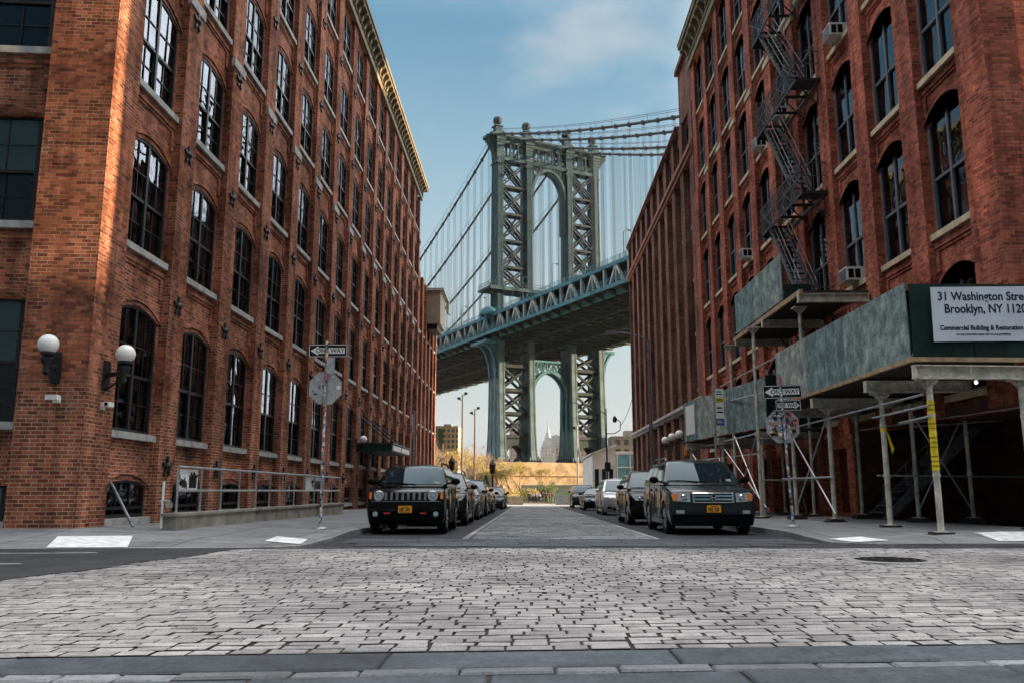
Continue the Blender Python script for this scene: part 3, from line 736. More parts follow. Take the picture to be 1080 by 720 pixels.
        for s in (-1.1,1.1):
            out = [(t+(t-mid)*.10, z+.8) for t,z in pts]
            for i in range(n-1):
                m.prism([(pts[i][0],s-.45,pts[i][1]),(pts[i+1][0],s-.45,pts[i+1][1]),(out[i+1][0],s-.45,out[i+1][1]),(out[i][0],s-.45,out[i][1])],(0,.9,0))
            for i in range(1,n-1):
                t,z = out[i]
                if i%2: m.beam((t,s,z),(t,s,ztop),.18,.3,(0,1,0))
                if i%2 and i+2 < n-1: m.beam((t,s,z),(out[i+2][0],s,ztop),.13,.2,(0,1,0)); m.beam((out[i+2][0],s,out[i+2][1]),(t,s,ztop),.13,.2,(0,1,0))
            m.box(a,c,s-.45,s+.45,ztop-.25,ztop+.25)
            for t in (a+.1,c-.55): m.box(t,t+.45,s-.4,s+.4,z0-9,z0)
        m.build('gothic_arch', M[mt], tower)
    garch(77.0,84.6,86.0,'steelG'); garch(25.0,30.6,33.4,'steelB')
    # maintenance platform
    m = MB(T); m.box(-3.6,32.8,-3.9,3.9,50.75,51.2); m.box(-3.6,32.8,-3.95,-3.75,50.3,50.75)
    for i in range(38): m.box(-3.5+i*.98,-3.44+i*.98,-3.85,-3.79,51.2,52.4)
    for i in range(9): m.box(-3.58,-3.52,-3.8+i*.94,-3.74+i*.94,51.2,52.4)
    for z in (51.8,52.4): m.box(-3.6,32.8,-3.86,-3.78,z-.04,z+.04); m.box(-3.62,-3.54,-3.9,3.9,z-.04,z+.04)
    m.build('platform', M['steelG'], tower)
    m = MB(T); m.lathe([(2.35,0),(2.4,.15),(2.2,1.0),(1.6,1.8),(.9,2.25),(1e-6,2.4)],(-2.6,-.5,44.0),(0,0,1),18)
    for k in range(8): m.box(-2.6+2.1*cos(k*pi/4)-.12,-2.6+2.1*cos(k*pi/4)+.12,-.5+2.1*sin(k*pi/4)-.12,-.5+2.1*sin(k*pi/4)+.12,40,44.05)
    m.build('lookout_dome', M['steelB'], tower, angle=40)
    # curved knee brackets under the footway at the tower
    for t0,sg in ((0,-1),(29.3,1)):
        m = MB(T)
        for s in (-1.8,1.8):
            p = [(t0+sg*(1.0+3.6*(1-cos(q))), s, 28.5+8.3*sin(q)) for q in [pi/2*i/8 for i in range(9)]]
            for u,v in zip(p,p[1:]): m.beam(u,v,.5,.7,(0,1,0))
            m.prism([(t0+sg*.9,s-.12,30)]+[(x,s-.12,z) for x,_,z in p[2:]]+[(t0+sg*.9,s-.12,37)],(0,.24,0))
        m.box(min(t0+sg*.9,t0+sg*5.2),max(t0+sg*.9,t0+sg*4.6),-4.5 if sg < 0 else -2.2,4.5 if sg < 0 else 2.2,36.8,37.4)
        m.build('knee_bracket', M['steelB'], tower)
    # ---------------- masonry pier
    m = MB(T)
    m.box(-4.2,33.5,-9.0,9.0,-3,4.4); m.box(-4.9,34.2,-9.7,9.7,4.4,5.0); m.box(-4.6,33.9,-9.4,9.4,5.0,5.5)
    for f,e,z in ((0,0,5.5),(1,.5,6.2),(2,1.1,6.95)): m.box(-4.2+e,33.5-e,-9.0+e,9.0-e,z,z+.76-.01*f)
    m.box(-6,35.3,-11,11,-3,1.6)
    m.build('masonry_pier', M['pier'], b)
    # ---------------- deck
    S0,S1 = -150,430
    zb,zt = 38.3,44.1
    def truss(t, mtw):
        ch = MB(T)
        ch.box(t-.35,t+.35,S0,S1,zb-.4,zb+.5); ch.box(t-.4,t+.4,S0,S1,zt-.3,zt+.45)
        o = ch.build('stiffening_truss', M['steelB'], b)
        w = MB(T); n = int((S1-S0)/8.5)
        for i in range(n):
            s = S0+i*8.5
            if s > 230: break
            w.beam((t,s,zb),(t,s,zt),.30,.5,(1,0,0)); w.beam((t,s+4.25,zb),(t,s+4.25,zt),.42,.6,(1,0,0))
            w.beam((t,s,zt),(t,s+3.4,zb),.5,.55,(1,0,0)); w.beam((t,s,zt),(t,s-3.4,zb),.5,.55,(1,0,0))
        w.build('web_members', M[mtw], o)
    for t in (-1.75,9.9,19.4,31.05): truss(t,'steelW' if t in (-1.75,31.05) else 'steelD')
    d = MB(T)
    d.box(-4.6,33.9,S0,S1,38.85,39.1); d.box(-1.2,30.5,S0,S1,44.7,45.0)
    n = int((S1-S0)/4.25)
    for i in range(n):
        s = S0+i*4.25
        if s > 240: break
        d.box(-1.7,31,s-.18,s+.18,37.4,38.85)
        for t0,t1 in ((-1.7,-4.6),(31,33.9)): d.prism([(t0,s-.14,37.5),(t0,s-.14,38.85),(t1,s-.14,38.85),(t1,s-.14,38.5)],(0,.28,0))
        if i%2 == 0:
            d.beam((-1.7,s,37.3),(14.6,s+8.5,37.3),.3,.3); d.beam((14.6,s,37.3),(-1.7,s+8.5,37.3),.3,.3)
            d.beam((31,s,37.3),(14.6,s+8.5,37.3),.3,.3); d.beam((14.6,s,37.3),(31,s+8.5,37.3),.3,.3)
            for t in (2,6,10,14.6,19,23.5,28): d.beam((t,s,37.5),(t,s+4.25,39.2),.15,.15); d.beam((t,s+8.5,37.5),(t,s+4.25,39.2),.15,.15)
    for t in (1.2,5,8.5,12,16.5,20.8,24.4,28): d.box(t-.2,t+.2,S0,S1,38.0,38.85)
    for t in (4.3,14.6,25): d.box(t-.22,t+.22,S0,S1,36.7,37.3)
    d.build('deck', M['steelD'], b)
    for t,sg in ((-4.6,-1),(33.9,1)):
        m = MB(T); a,c = sorted((t,t+sg*.3)); m.box(a,c,S0,S1,38.45,39.2)
        for z in (39.6,40.0,40.4): m.box(a+.1,c-.1,S0,S1,z-.04,z+.04)
        for i in range(int((S1-S0)/2.1)):
            s = S0+i*2.1
            if s < 200: m.box(a+.08,c-.08,s-.05,s+.05,39.2,40.45)
            if i%2 == 0 and s < 200: m.beam((t,s,39.2),(t-sg*.05,s,41.4),.06,.06)
        m.build('footway', M['steelB'], b)
    for t in (-1.75,31.05):
        m = MB(T)
        for z in (44.95,45.35,45.7): m.box(t-.05,t+.05,S0,S1,z-.035,z+.035)
        for i in range(int((240-S0)/2.1)): m.box(t-.06,t+.06,S0+i*2.1-.05,S0+i*2.1+.05,44.5,45.75)
        m.build('upper_railing', M['steelB'], b)
    # ---------------- main cables and suspenders
    def zc(s):
        if s >= 0: return 46.5+(93.2-46.5)*((224-s)/224)**2 if s < 448 else 93
        x = min(1,-s/221.0); return 93.2+(40-93.2)*x-4*9.0*x*(1-x)
    for t in LT:
        m = MB(T); ss = [S0+i*6 for i in range(int((300-S0)/6)+1)]
        m.path([(t,s,zc(s)) for s in ss],.3,8)
        c = m.build('main_cable', M['cable'], b, angle=60)
        m = MB(T)
        for q in (-.55,.55): m.path([(t+q,s,zc(s)+1.35) for s in ss],.05,4)
        for s in ss: m.box(t-.5,t-.44,s-.03,s+.03,zc(s),zc(s)+1.4)
        m.build('handrope', M['cable'], c)
    spots = []
    for t in LT:
        s = -110
        while s < 200:
            if abs(s) > 4 and zc(s) > 46.5: spots.append((t,s))
            s += 4.6
    spots.sort(key=lambda p: abs(p[1]-20)+.4*p[0])
    rest = MB(T)
    for i,(t,s) in enumerate(spots):
        m = MB(T) if i < 100 else rest
        tt = t + (-1.75 if t == 0 else 1.75 if t == 29.3 else 1.4 if t == 8.5 else -1.4)
        for q in (-.22,.22):
            for r in (-.18,.18): m.tube((t+q,s+r,zc(s)),(tt*.0+t+q,s+r,44.5),.028,n=4)
        m.box(t-.36,t+.36,s-.25,s+.25,zc(s)-.42,zc(s)+.36)
        if i < 100: m.build('suspender', M['cable'], b)
    if rest.v: r = rest.build('suspender', M['cable'], b); r['kind'] = 'stuff'
    # lamp standards on the footway
    for s in (-58,-44,-30,-16,8,20,32,44,58):
        for t in (-1.0,30.3):
            m = MB(T); m.tube((t,s,45),(t,s,50.2),.09,n=6); m.path([(t,s,50.2),(t+.6,s,50.7),(t+1.3,s,50.7)],.06,5); m.box(t+1.1,t+1.7,s-.15,s+.15,50.5,50.75)
            m.build('lamp_standard', M['steelG'], b)
bridge()
# =================================================================== GROUND
def grounds():
    R = random.Random(11)
    m = MB(); xs = [-900,-200,-40,40,200,900]; ys = [-60,15.5,60,120,205,260,2760]
    o = [(x,y,gz(y)-.22) for y in ys for x in xs]
    m.add(o,[(j*6+i,j*6+i+1,(j+1)*6+i+1,(j+1)*6+i) for j in range(6) for i in range(5)]); struct(m,'ground',M['soil'],recalc=False)
    m = MB(); ys = [-40,15.5,40,82]
    m.add([(x,y,gz(y)-.004) for y in ys for x in (-90,90)],[(2*j,2*j+1,2*j+3,2*j+2) for j in range(3)]); struct(m,'road',M['asph'],recalc=False)
    m = MB(); ys = [82,112,150]
    m.add([(x,y,gz(y)-.003) for y in ys for x in (-70,70)],[(0,1,3,2)]); struct(m,'plaza_pavement',M['pave'],recalc=False)
    # berm of lawn right of the street end
    m = MB(); nx,ny = 24,12; vs = []
    for j in range(ny+1):
        for i in range(nx+1):
            u,v = i/nx,j/ny; vs.append((3+30*u,150+45*v, gz(150)-.1+2.5*sin(pi*min(1,v*1.1)**.6)*min(1,sin(pi*u)*1.6)+R.uniform(-.05,.05)))
    m.add(vs,[(j*(nx+1)+i,j*(nx+1)+i+1,(j+1)*(nx+1)+i+1,(j+1)*(nx+1)+i) for j in range(ny) for i in range(nx)]); struct(m,'lawn',M['lawn'],angle=60,recalc=False)
    # -------- granite blocks of the crossing
    def blocks(name, mat, x0, x1, y0, y1, tilt, wr, lr, skip=None, gap=.014, hgt=.02, jit=.007, egap=.016):
        m = MB(); v = y0
        while v < y1:
            w = R.uniform(*wr); x = x0+R.uniform(-.3,0)
            while x < x1:
                l = R.uniform(*lr); eg = egap*(R.uniform(.5,1.0) if R.random() < .8 else R.uniform(1.2,1.9)); xa = max(x0,x)+eg/2; xb = min(x1,x+l)-eg/2; x += l
                if xb-xa < .06: continue
                cx = (xa+xb)/2
                if skip and skip(cx,v+w/2+tilt*cx): continue
                h = hgt+R.uniform(-jit,jit); e = .004+R.uniform(0,.004); sk = R.uniform(-.006,.006)
                dz = [R.uniform(-.003,.003) for _ in range(4)]
                yb = lambda xx,f: v+gap/2+(w-gap)*f+tilt*xx+sk*f
                b4 = [(xa,yb(xa,0)),(xb,yb(xb,0)),(xb,yb(xb,1)),(xa,yb(xa,1))]
                t4 = [(xa+e,yb(xa,0)+e),(xb-e,yb(xb,0)+e),(xb-e,yb(xb,1)-e),(xa+e,yb(xa,1)-e)]
                g = gz(v+w/2)
                m.add([(p[0],p[1],g-.03) for p in b4]+[(p[0],p[1],g+h-.004) for p in b4]+[(p[0],p[1],g+h+d) for p,d in zip(t4,dz)],
                      [(0,1,5,4),(1,2,6,5),(2,3,7,6),(3,0,4,7)],1)
                o_ = len(m.v)-12; m.f += [tuple(o_+i for i in f) for f in ((4,5,9,8),(5,6,10,9),(6,7,11,10),(7,4,8,11),(8,9,10,11))]; m.m += [0]*5
            v += w
        return struct(m,name,[mat,M['fill']],recalc=False)
    hole = lambda x,y: (x-4.97)**2+(y-12.1)**2 < .36
    west = lambda x,y: (x > 8.35 and y > 13.2) or y > 14.5+.02*x
    blocks('cobblestone_crossing', M['cob'], -9.5, 12.5, 5.36, 14.6, .094, (.125,.16), (.19,.32), lambda x,y: hole(x,y) or west(x,y), gap=.030, hgt=.016, jit=.003, egap=.024)
    # smooth asphalt patch lapping over the setts on the left
    m = MB(); ed = [(-4.75-.10*(14.4-y)-.035*(14.4-y)**2*.35+.05*sin(y*3.1), y) for y in [14.42-.32*i for i in range(29)]]
    m.prism([(x,y,.0) for x,y in ed]+[(-40,ed[-1][1],.0),(-40,ed[0][1]-2.9,.0)],(0,0,.024)); struct(m,'asphalt_patch',M['asph'])
    m = MB(); m.add([(-10.0,4.2,.004),(12.5,6.2,.004),(12.5,14.9,.004),(-10.0,13.8,.004)],[(0,1,2,3)]); struct(m,'joint_bed',M['fill'],recalc=False)
    blocks('cobblestone_street', M['cob2'], -1.21, 2.55, 17.7, 80, .0, (.19,.24), (.26,.42), hgt=.012, jit=.005)
    blocks('cobblestone_band', M['slab'], -3.55, 5.35, 15.25, 17.6, .0, (.26,.34), (.4,.9), hgt=.008, jit=.003, gap=.014, skip=lambda x,y: (x < -3.0 or x > 4.7) and y < 16.2)
    m = MB(); m.add([(x,y,gz(y)+.001) for y in (17.6,80) for x in (-1.36,2.8)],[(0,1,3,2)]); struct(m,'joint_bed',M['fill'],recalc=False)
    for x0 in (-1.36,2.57):
        m = MB(); y = 17.7
        while y < 80:
            l = R.uniform(.9,1.5); a,b = y+.008,y+l-.008
            m.add([(x0,a,gz(a)-.03),(x0+.13,a,gz(a)-.03),(x0+.13,b,gz(b)-.03),(x0,b,gz(b)-.03)]+[(x0,a,gz(a)+.012),(x0+.13,a,gz(a)+.012),(x0+.13,b,gz(b)+.012),(x0,b,gz(b)+.012)],[(0,1,5,4),(1,2,6,5),(2,3,7,6),(3,0,4,7),(4,5,6,7)]); y += l
        struct(m,'paving_border',M['cob'],recalc=False)
    # -------- bluestone crossing slabs in the foreground
    for v0,v1,lr,mt,gap in ((4.86,5.33,(1.3,2.1),'slab',.016),(4.70,4.85,(.25,.6),'cob2',.014),(4.14,4.69,(1.2,2.0),'slab',.016),(3.98,4.13,(.25,.6),'cob2',.014),(3.3,3.97,(1.2,2.0),'slab',.016),(2.5,3.28,(1.2,2.0),'slab',.016)):
        m = MB(); x = -14
        while x < 14:
            l = R.uniform(*lr); a,b = x+gap/2,x+l-gap/2; x += l; h = .016+R.uniform(-.006,.006); e = .012
            y_ = lambda xx,f: v0+gap/2+(v1-v0-gap)*f+.10*xx
            b4 = [(a,y_(a,0)),(b,y_(b,0)),(b,y_(b,1)),(a,y_(a,1))]; t4 = [(a+e,y_(a,0)+e),(b-e,y_(b,0)+e),(b-e,y_(b,1)-e),(a+e,y_(a,1)-e)]
            m.add([(p[0],p[1],-.03) for p in b4]+[(p[0],p[1],h-.01) for p in b4]+[(p[0],p[1],h+R.uniform(-.003,.003)) for p in t4],
                  [(0,1,5,4),(1,2,6,5),(2,3,7,6),(3,0,4,7),(4,5,9,8),(5,6,10,9),(6,7,11,10),(7,4,8,11),(8,9,10,11)])
        struct(m,'slab_crossing',M[mt],recalc=False)
    m = MB(); m.add([(-15,.8,.003),(15,3.9,.003),(15,6.86,.003),(-15,3.9,.003)],[(0,1,2,3)]); struct(m,'joint_bed',M['fill'],recalc=False)
    # worn white lane lines on the side street
    m = MB()
    for (xa,ya),(xb,yb) in (((-30,10.0),(-6.6,13.2)),((-30,7.6),(-6.6,11.2))):
        m.add([(xa,ya,.028),(xb,yb,.028),(xb,yb+.09,.028),(xa,ya+.12,.028)],[(0,1,2,3)])
    struct(m,'road_markings',simple('worn_line_paint',(.33,.33,.33),.8,var=.5,scale=6,obj=False,detail=8),recalc=False)
    # -------- pavements with kerbs
    from mathutils.bvhtree import BVHTree
    BV = []
    def pavement(side):
        if side < 0:
            fr = lambda x: 13.92+.094*(x+9.2); bl = lambda x: 17.06+.094*(x+9); xk,xb,x0,rc = -3.85,-9.0,-80,.9
        else:
            fr = lambda x: 15.55+.06*(x-5.5); bl = lambda x: 17.31+.094*(x-10); xk,xb,x0,rc = 5.55,9.95,80,.8
        K = []; I = []
        for i in range(13):
            x = x0+(xk+side*rc-x0)*(i/12)**.5; K.append((x,fr(x))); xx = x if side*(x-xb) > 0 else xb; I.append((xx,bl(xx)))
        yc = fr(xk+side*rc)+rc
        for i in range(1,9):
            q = pi/2*i/8; K.append((xk+side*rc-side*rc*sin(q), yc-rc*cos(q))); I.append((xb,bl(xb)+.001*i))
        for y in (19,20.5,23,27,32,40,50,60,70,80,86): K.append((xk,y)); I.append((xb,max(y,bl(xb)+.1)))
        kz = lambda y: .035+.095*max(0,min(1,(y-16.3)/2.5))
        m = MB(); vs = []
        n = len(K)
        for (a,b),(c,d) in zip(K,I):
            dx,dy = c-a,d-b; l = (dx*dx+dy*dy)**.5; a2,b2 = a+dx/l*.16,b+dy/l*.16
            vs += [(a2,b2,gz(b)+kz(b)-.003),(c,d,gz(d)+.235)]
        # carry the slab under the facade so no gap shows
        vs2 = []
        for i in range(n): vs2 += [vs[2*i],vs[2*i+1],(vs[2*i+1][0]+side*(.3 if i>11 else 0),vs[2*i+1][1]+(.3 if i<=20 else 0),vs[2*i+1][2])]
        m.add(vs2,[f for i in range(n-1) for f in ((3*i,3*i+1,3*i+4,3*i+3),(3*i+1,3*i+2,3*i+5,3*i+4))]); struct(m,'sidewalk',M['conc'],recalc=True); BV.append(BVHTree.FromPolygons([Vector(q) for q in m.v],m.f))
        m = MB()
        for (a,b),(a1,b1),(c,d) in zip(K,K[1:],I):
            L = ((a1-a)**2+(b1-b)**2)**.5; k = max(1,int(L/1.6))
            for j in range(k):
                f0,f1 = (j+.004)/k,(j+.996)/k
                p = (a+(a1-a)*f0,b+(b1-b)*f0); q = (a+(a1-a)*f1,b+(b1-b)*f1)
                ny = (-(b1-b)/L,(a1-a)/L); sg = 1 if (ny[0]*(c-a)+ny[1]*(d-b)) > 0 else -1; w = .17*sg
                P = [p,q,(q[0]+ny[0]*w,q[1]+ny[1]*w),(p[0]+ny[0]*w,p[1]+ny[1]*w)]
                m.add([(x,y,gz(y)-.05) for x,y in P]+[(x,y,gz(y)+kz(y)) for x,y in P],[(0,1,5,4),(1,2,6,5),(2,3,7,6),(3,0,4,7),(4,5,6,7)])
        struct(m,'kerb',M['kerb'],recalc=True); BV.append(BVHTree.FromPolygons([Vector(q) for q in m.v],m.f))
        return fr
    frL = pavement(-1); frR = pavement(1)
    for i,(side,P) in enumerate(((-1,[(-7.9,14.12),(-6.6,14.22),(-7.27,15.86),(-8.58,15.7)]),(-1,[(-4.75,15.6),(-3.98,15.15),(-4.15,16.3),(-4.85,16.7)]),(1,[(5.95,15.95),(6.6,16.05),(6.45,17.0),(5.78,16.85)]),(1,[(8.55,16.0),(10.2,16.1),(10.3,17.0),(8.55,16.85)]))):
        m = MB(); z = (lambda x,y: .035+.073*max(0,(y-frL(x))) if x < -6 else .065+.02*(y-15.2)) if side < 0 else (lambda x,y: .04+.115*max(0,(y-frR(x))) if x > 8 else .065+.03*(y-15.8))
        
        def zz(x,y):
            h = [b.ray_cast(Vector((x,y,3)),Vector((0,0,-1)))[0] for b in BV]; h = [q.z for q in h if q is not None]; return max(h)+.012 if h else z(x,y)
        A,B,C,D = [Vector((x,y,0)) for x,y in P]; n = 24; vs = []
        for j in range(n+1):
            for k in range(n+1): q = (A*(1-k/n)+B*k/n)*(1-j/n)+(D*(1-k/n)+C*k/n)*j/n; vs.append((q.x,q.y,zz(q.x,q.y)))
        m.add(vs,[(j*(n+1)+k,j*(n+1)+k+1,(j+1)*(n+1)+k+1,(j+1)*(n+1)+k) for j in range(n) for k in range(n)]); struct(m,'tactile_paving',M['mark'],recalc=False)
    # manhole
    o = thing('manhole_cover','round dark iron manhole cover set in the cobbled crossing','manhole cover',(4.97,12.1,0))
    m = MB(); m.lathe([(.46,0),(.46,.028),(1e-6,.028)],(4.97,12.1,0),n=32)
    for r in (.12,.22,.32,.41): m.lathe([(r-.02,.028),(r-.02,.036),(r+.02,.036),(r+.02,.028)],(4.97,12.1,0),n=28)
    m.build('cover_plate',M['iron'],o)
    m = MB(); m.lathe([(.62,.0),(.62,.022),(.47,.03),(.47,.0)],(4.97,12.1,0),n=32); m.build('frame_ring',M['kerb'],o)
grounds()

# =================================================================== SCAFFOLD SHEDS
def post(o, x, y, z0, z1, r=.06, brk=True, axis='x', mat='postp', lean=0):
    m = MB(); m.tube((x,y,z0+.09),(x,y,z1),r,n=12); m.box(x-.11,x+.11,y-.11,y+.11,z0+.085,z0+.105)
    m.tube((x,y,z0+1.15),(x,y,z0+1.22),r+.012,n=12); m.tube((x,y,z1-.75),(x,y,z1-.68),r+.012,n=12)
    p = m.build('post',M[mat],o,angle=40)
    m = MB(); m.box(x-.24,x+.24,y-.2,y+.2,z0-.04,z0+.045); m.box(x-.19,x+.19,y-.16,y+.16,z0+.047,z0+.09); m.build('base_block',M['woodD'],p)
    if brk:
        m = MB()
        for dx in (-.19,.19): m.prism([(x,y-.02,z1-.22),(x+dx,y-.02,z1-.02),(x+dx,y-.02,z1+.03),(x,y-.02,z1-.1)],(0,.04,0))
        for dy in (-.16,.16): m.prism([(x-.02,y,z1-.2),(x-.02,y+dy,z1-.02),(x-.02,y+dy,z1+.03),(x-.02,y,z1-.1)],(.04,0,0))
        m.box(x-.2,x+.2,y-.17,y+.17,z1,z1+.03); m.build('bracket',M[mat],p)
    return p
def ibeam(o, p0, p1, h=.26, w=.18, mat='postp'):
    m = MB(); p0 = Vector(p0); p1 = Vector(p1)
    m.beam(p0+Vector((0,0,h/2-.012)),p1+Vector((0,0,h/2-.012)),w,.024); m.beam(p0-Vector((0,0,h/2-.012)),p1-Vector((0,0,h/2-.012)),w,.024); m.beam(p0,p1,.03,h-.05)
    d = (p1-p0); L = d.length; d.normalize()
    for k in range(max(2,int(L/1.0))+1): q = p0+d*(.02+(L-.04)*k/max(2,int(L/1.0))); m.beam(q-d*.01,q+d*.01,w*.96,h-.05)
    return m.build('beam',M[mat],o)
PRNG = []
def panel(o, pts, z0, z1, mat='ply', t=.03):
    """pts: polyline in plan; one board each"""
    for (a,b),(c,d) in zip(pts,pts[1:]):
        m = MB(); dx,dy = c-a,d-b; L = (dx*dx+dy*dy)**.5; nx,ny = -dy/L*t,dx/L*t; e = .02/L
        a,b,c,d = a+dx*e,b+dy*e,c-dx*e,d-dy*e
        m.prism([(a,b,z0),(c,d,z0),(c+nx,d+ny,z0),(a+nx,b+ny,z0)],(0,0,z1-z0)); bo = m.build('board',M[mat],o); PRNG.append(1); q = [.05,.45,.2,.8,.1,.6,.3,.95,.5,.15][len(PRNG)%10]; bo.color = (q,q,q,1)
def pipe(o, p0, p1, r=.026, mat='galv'):
    m = MB(); m.tube(p0,p1,r,n=8); m.build('pipe',M[mat],o,angle=40)
def sheds():
    s = thing('sidewalk_shed','grey plywood sidewalk shed on cream posts at the corner, with the white address banner','scaffolding',(9,21,.15))
    panel(s,[(7.80,17.2),(7.80,20.75),(7.80,23.55),(7.80,26.5)],3.62,5.18)
    fy = lambda x: 17.10+.068*(x-7.8)
    panel(s,[(7.835,17.19),(9.1,fy(9.1)+.02),(10.4,fy(10.4)+.02),(11.7,fy(11.7)+.02),(13,fy(13)+.02)],3.62,5.15,'tarp')
    m = MB(); m.beam((7.78,17.12,3.565),(7.78,26.6,3.565),.10,.09); m.build('sill_timber',M['wood'],s)
    m = MB(); m.beam((7.74,17.10,3.57),(13,fy(13)-.06,3.57),.10,.085); m.build('sill_timber',M['wood'],s)
    m = MB()
    for i in range(37): m.box(7.86,13.4,17.35+i*.25,17.35+i*.25+.235,3.50,3.55)
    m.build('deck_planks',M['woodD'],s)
    ps = [(8.0,16.98),(8.1,19.55),(8.2,23.3),(8.12,26.3)]
    for i,(x,y) in enumerate(ps):
        p = post(s,x,y,.09+.02*i if i else .08,3.14)
        if i == 0:
            m = MB(); m.tube((x,y,1.35),(x,y,2.72),.068,n=14,cap=False)
            for k in range(14): m.tube((x,y,1.42+k*.092),(x,y,1.45+k*.092),.0695,n=14,mi=1,cap=False) if k not in (3,7,10) else None
            m.build('caution_tape',[M['yellow'],simple('tape_marks',(.25,.19,.02),.6,var=.6,scale=30)],p,angle=40)
        if i == 1:
            m = MB(); m.tube((x,y,2.28),(x,y,2.36),.07,n=12); m.prism([(x+.06,y-.06,2.3),(x+.18,y-.08,1.9),(x+.13,y-.08,1.78),(x+.05,y-.07,2.2)],(0,.01,0)); m.build('caution_tape',M['yellow'],p)
    for x in (9.92,12.9): post(s,x,16.98+.094*(x-8),.15,3.14)
    for x,y in ((9.75,21.8),(11.15,21.9),(9.7,25.3),(11.3,18.9)): post(s,x,y,.2,3.14,r=.05,brk=False)
    ibeam(s,(7.72,16.98,3.30),(13.4,17.5,3.30),.27)
    for x,y in ps[1:]: ibeam(s,(7.74,y,3.31),(13.2,y,3.31),.26)
    pipe(s,(7.93,16.9,2.62),(8.02,19.9,2.62)); pipe(s,(7.93,17.1,2.86),(8.16,27.2,2.86)); pipe(s,(8.06,18.6,2.40),(7.92,16.9,2.40))
    pipe(s,(8.15,23.1,.35),(8.05,26.6,2.9)); pipe(s,(8.15,26.5,.35),(8.10,23.2,2.9)); pipe(s,(8.12,23,1.32),(8.05,27.4,1.32))
    pipe(s,(7.95,19.7,1.3),(13,22,1.3),.02); pipe(s,(9.75,21.85,.4),(11.15,21.95,2.9),.02); pipe(s,(11.15,21.85,.4),(9.75,21.75,2.9),.02); pipe(s,(10.5,17.2,2.7),(9.7,25,2.7),.022); pipe(s,(9.75,21.75,2.55),(13,22,2.8),.022)
    # work light under the edge beam
    m = MB(); m.tube((8.95,17.0,3.17),(8.95,17.0,3.12),.035,n=10); h = m.build('lamp_holder',M['galv'],s)
    bm_, nt, b = new_mat('lit_bulb'); b.inputs['Emission Color'].default_value = (1,.9,.68,1); b.inputs['Emission Strength'].default_value = 2.5
    m = MB(); m.sphere((8.95,17.0,3.085),.032,12); m.build('light_bulb',bm_,h,angle=60)
    # banner on the end
    o = thing('address_banner','white banner with dark address lettering on the green end of the corner shed','banner',(9.7,17.2,4.5))
    d = Vector((1,.068,0)).normalized(); nrm = Vector((d.y,-d.x,0)); c0 = Vector((8.24,fy(8.24),0))+nrm*.012
    B = lambda u,z,n=0.0: c0+d*u+nrm*n+Vector((0,0,z))
    m = MB(); W = 2.9
    qs = [(0,3.93),(.02,5.06),(W*.5,5.09),(W,5.12),(W,3.97),(W*.5,3.955)]
    m.prism([B(u,z,.008) for u,z in qs],nrm*-.008); bn = m.build('banner_sheet',M['banner'],o)
    m = MB()
    for txt,size,u,z,bold in (('31 Washington Street',.25,.09,4.86,.005),('Brooklyn, NY 11201',.26,.21,4.60,.005),('Commercial Building & Restoration',.135,.09,4.21,.004),('For more information, please visit www.nyc.gov/buildings',.055,.42,4.08,.001)):
        add_text(m,txt,size,lambda x,y,zz,u=u,z=z,size=size: B(.06+u+x*(.85 if size > .255 else .9),z+y+.012*(u+x),.011+zz),'LEFT',bold=bold)
    m.build('lettering',M['ink'],bn,recalc=False)
    # raised platform under the fire escape
    s = thing('scaffold_platform','raised scaffold platform with grey plywood boards below the fire escape','scaffolding',(9,28.5,.1))
    panel(s,[(7.98,26.0),(7.98,29.4),(7.98,32.0)],6.82,8.3)
    m = MB()
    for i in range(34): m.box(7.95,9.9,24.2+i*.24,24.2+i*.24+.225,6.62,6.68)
    m.build('deck_planks',M['woodD'],s)
    panel(s,[(8.01,26.0),(8.9,26.02)],6.82,7.3,'tarp')
    for y in (24.25,28.1,31.8): ibeam(s,(7.85,y,6.46),(9.9,y,6.46),.26)
    m = MB(); m.beam((7.92,24.1,6.63),(7.92,32.2,6.63),.09,.14); m.build('sill_timber',M['wood'],s)
    post(s,7.55,28.1,.04,6.3,r=.055); post(s,8.1,24.9,3.56,6.3,r=.05); post(s,7.6,31.6,.02,6.3,r=.055); post(s,9.4,28.6,.1,6.3,r=.05,brk=False); post(s,9.4,31.8,.1,6.3,r=.05,brk=False)
    pipe(s,(7.95,24.3,5.15),(7.6,33.4,5.0)); pipe(s,(7.95,24.0,4.0),(7.55,31.6,4.25)); pipe(s,(7.5,28.2,2.8),(7.4,37,2.8)); pipe(s,(7.6,28.2,.5),(7.6,31.6,3.0)); pipe(s,(7.6,28.2,3.0),(7.6,31.6,.5)); pipe(s,(7.55,28.2,1.3),(9.4,28.6,1.3))
    m = MB(); m.beam((9.3,30,.2),(9.3,33,5.6),.06,.06); m.beam((9.6,30,.2),(9.6,33,5.6),.06,.06)
    for k in range(14): f = k/13.5; m.beam((9.3,30+3*f,.2+5.4*f),(9.6,30+3*f,.2+5.4*f),.04,.04)
    m.build('access_ladder',M['ironG'],s)
    # far shed
    s = thing('sidewalk_shed','low weathered board shed farther down the right pavement beside the parked cars','scaffolding',(8,33,0))
    panel(s,[(8.0,28.5),(7.62,31.3),(7.5,32.0),(7.05,35.4),(6.85,37.3)],3.05,4.72)
    panel(s,[(8.0,28.55),(9.9,28.6)],3.05,4.8,'tarp')
    m = MB(); m.prism([(6.855,36.95,3.3),(6.985,35.7,3.3),(6.985,35.7,4.55),(6.855,36.95,4.55)],(-.012,0,0)); m.build('pale_patch',M['signwhite'],s)
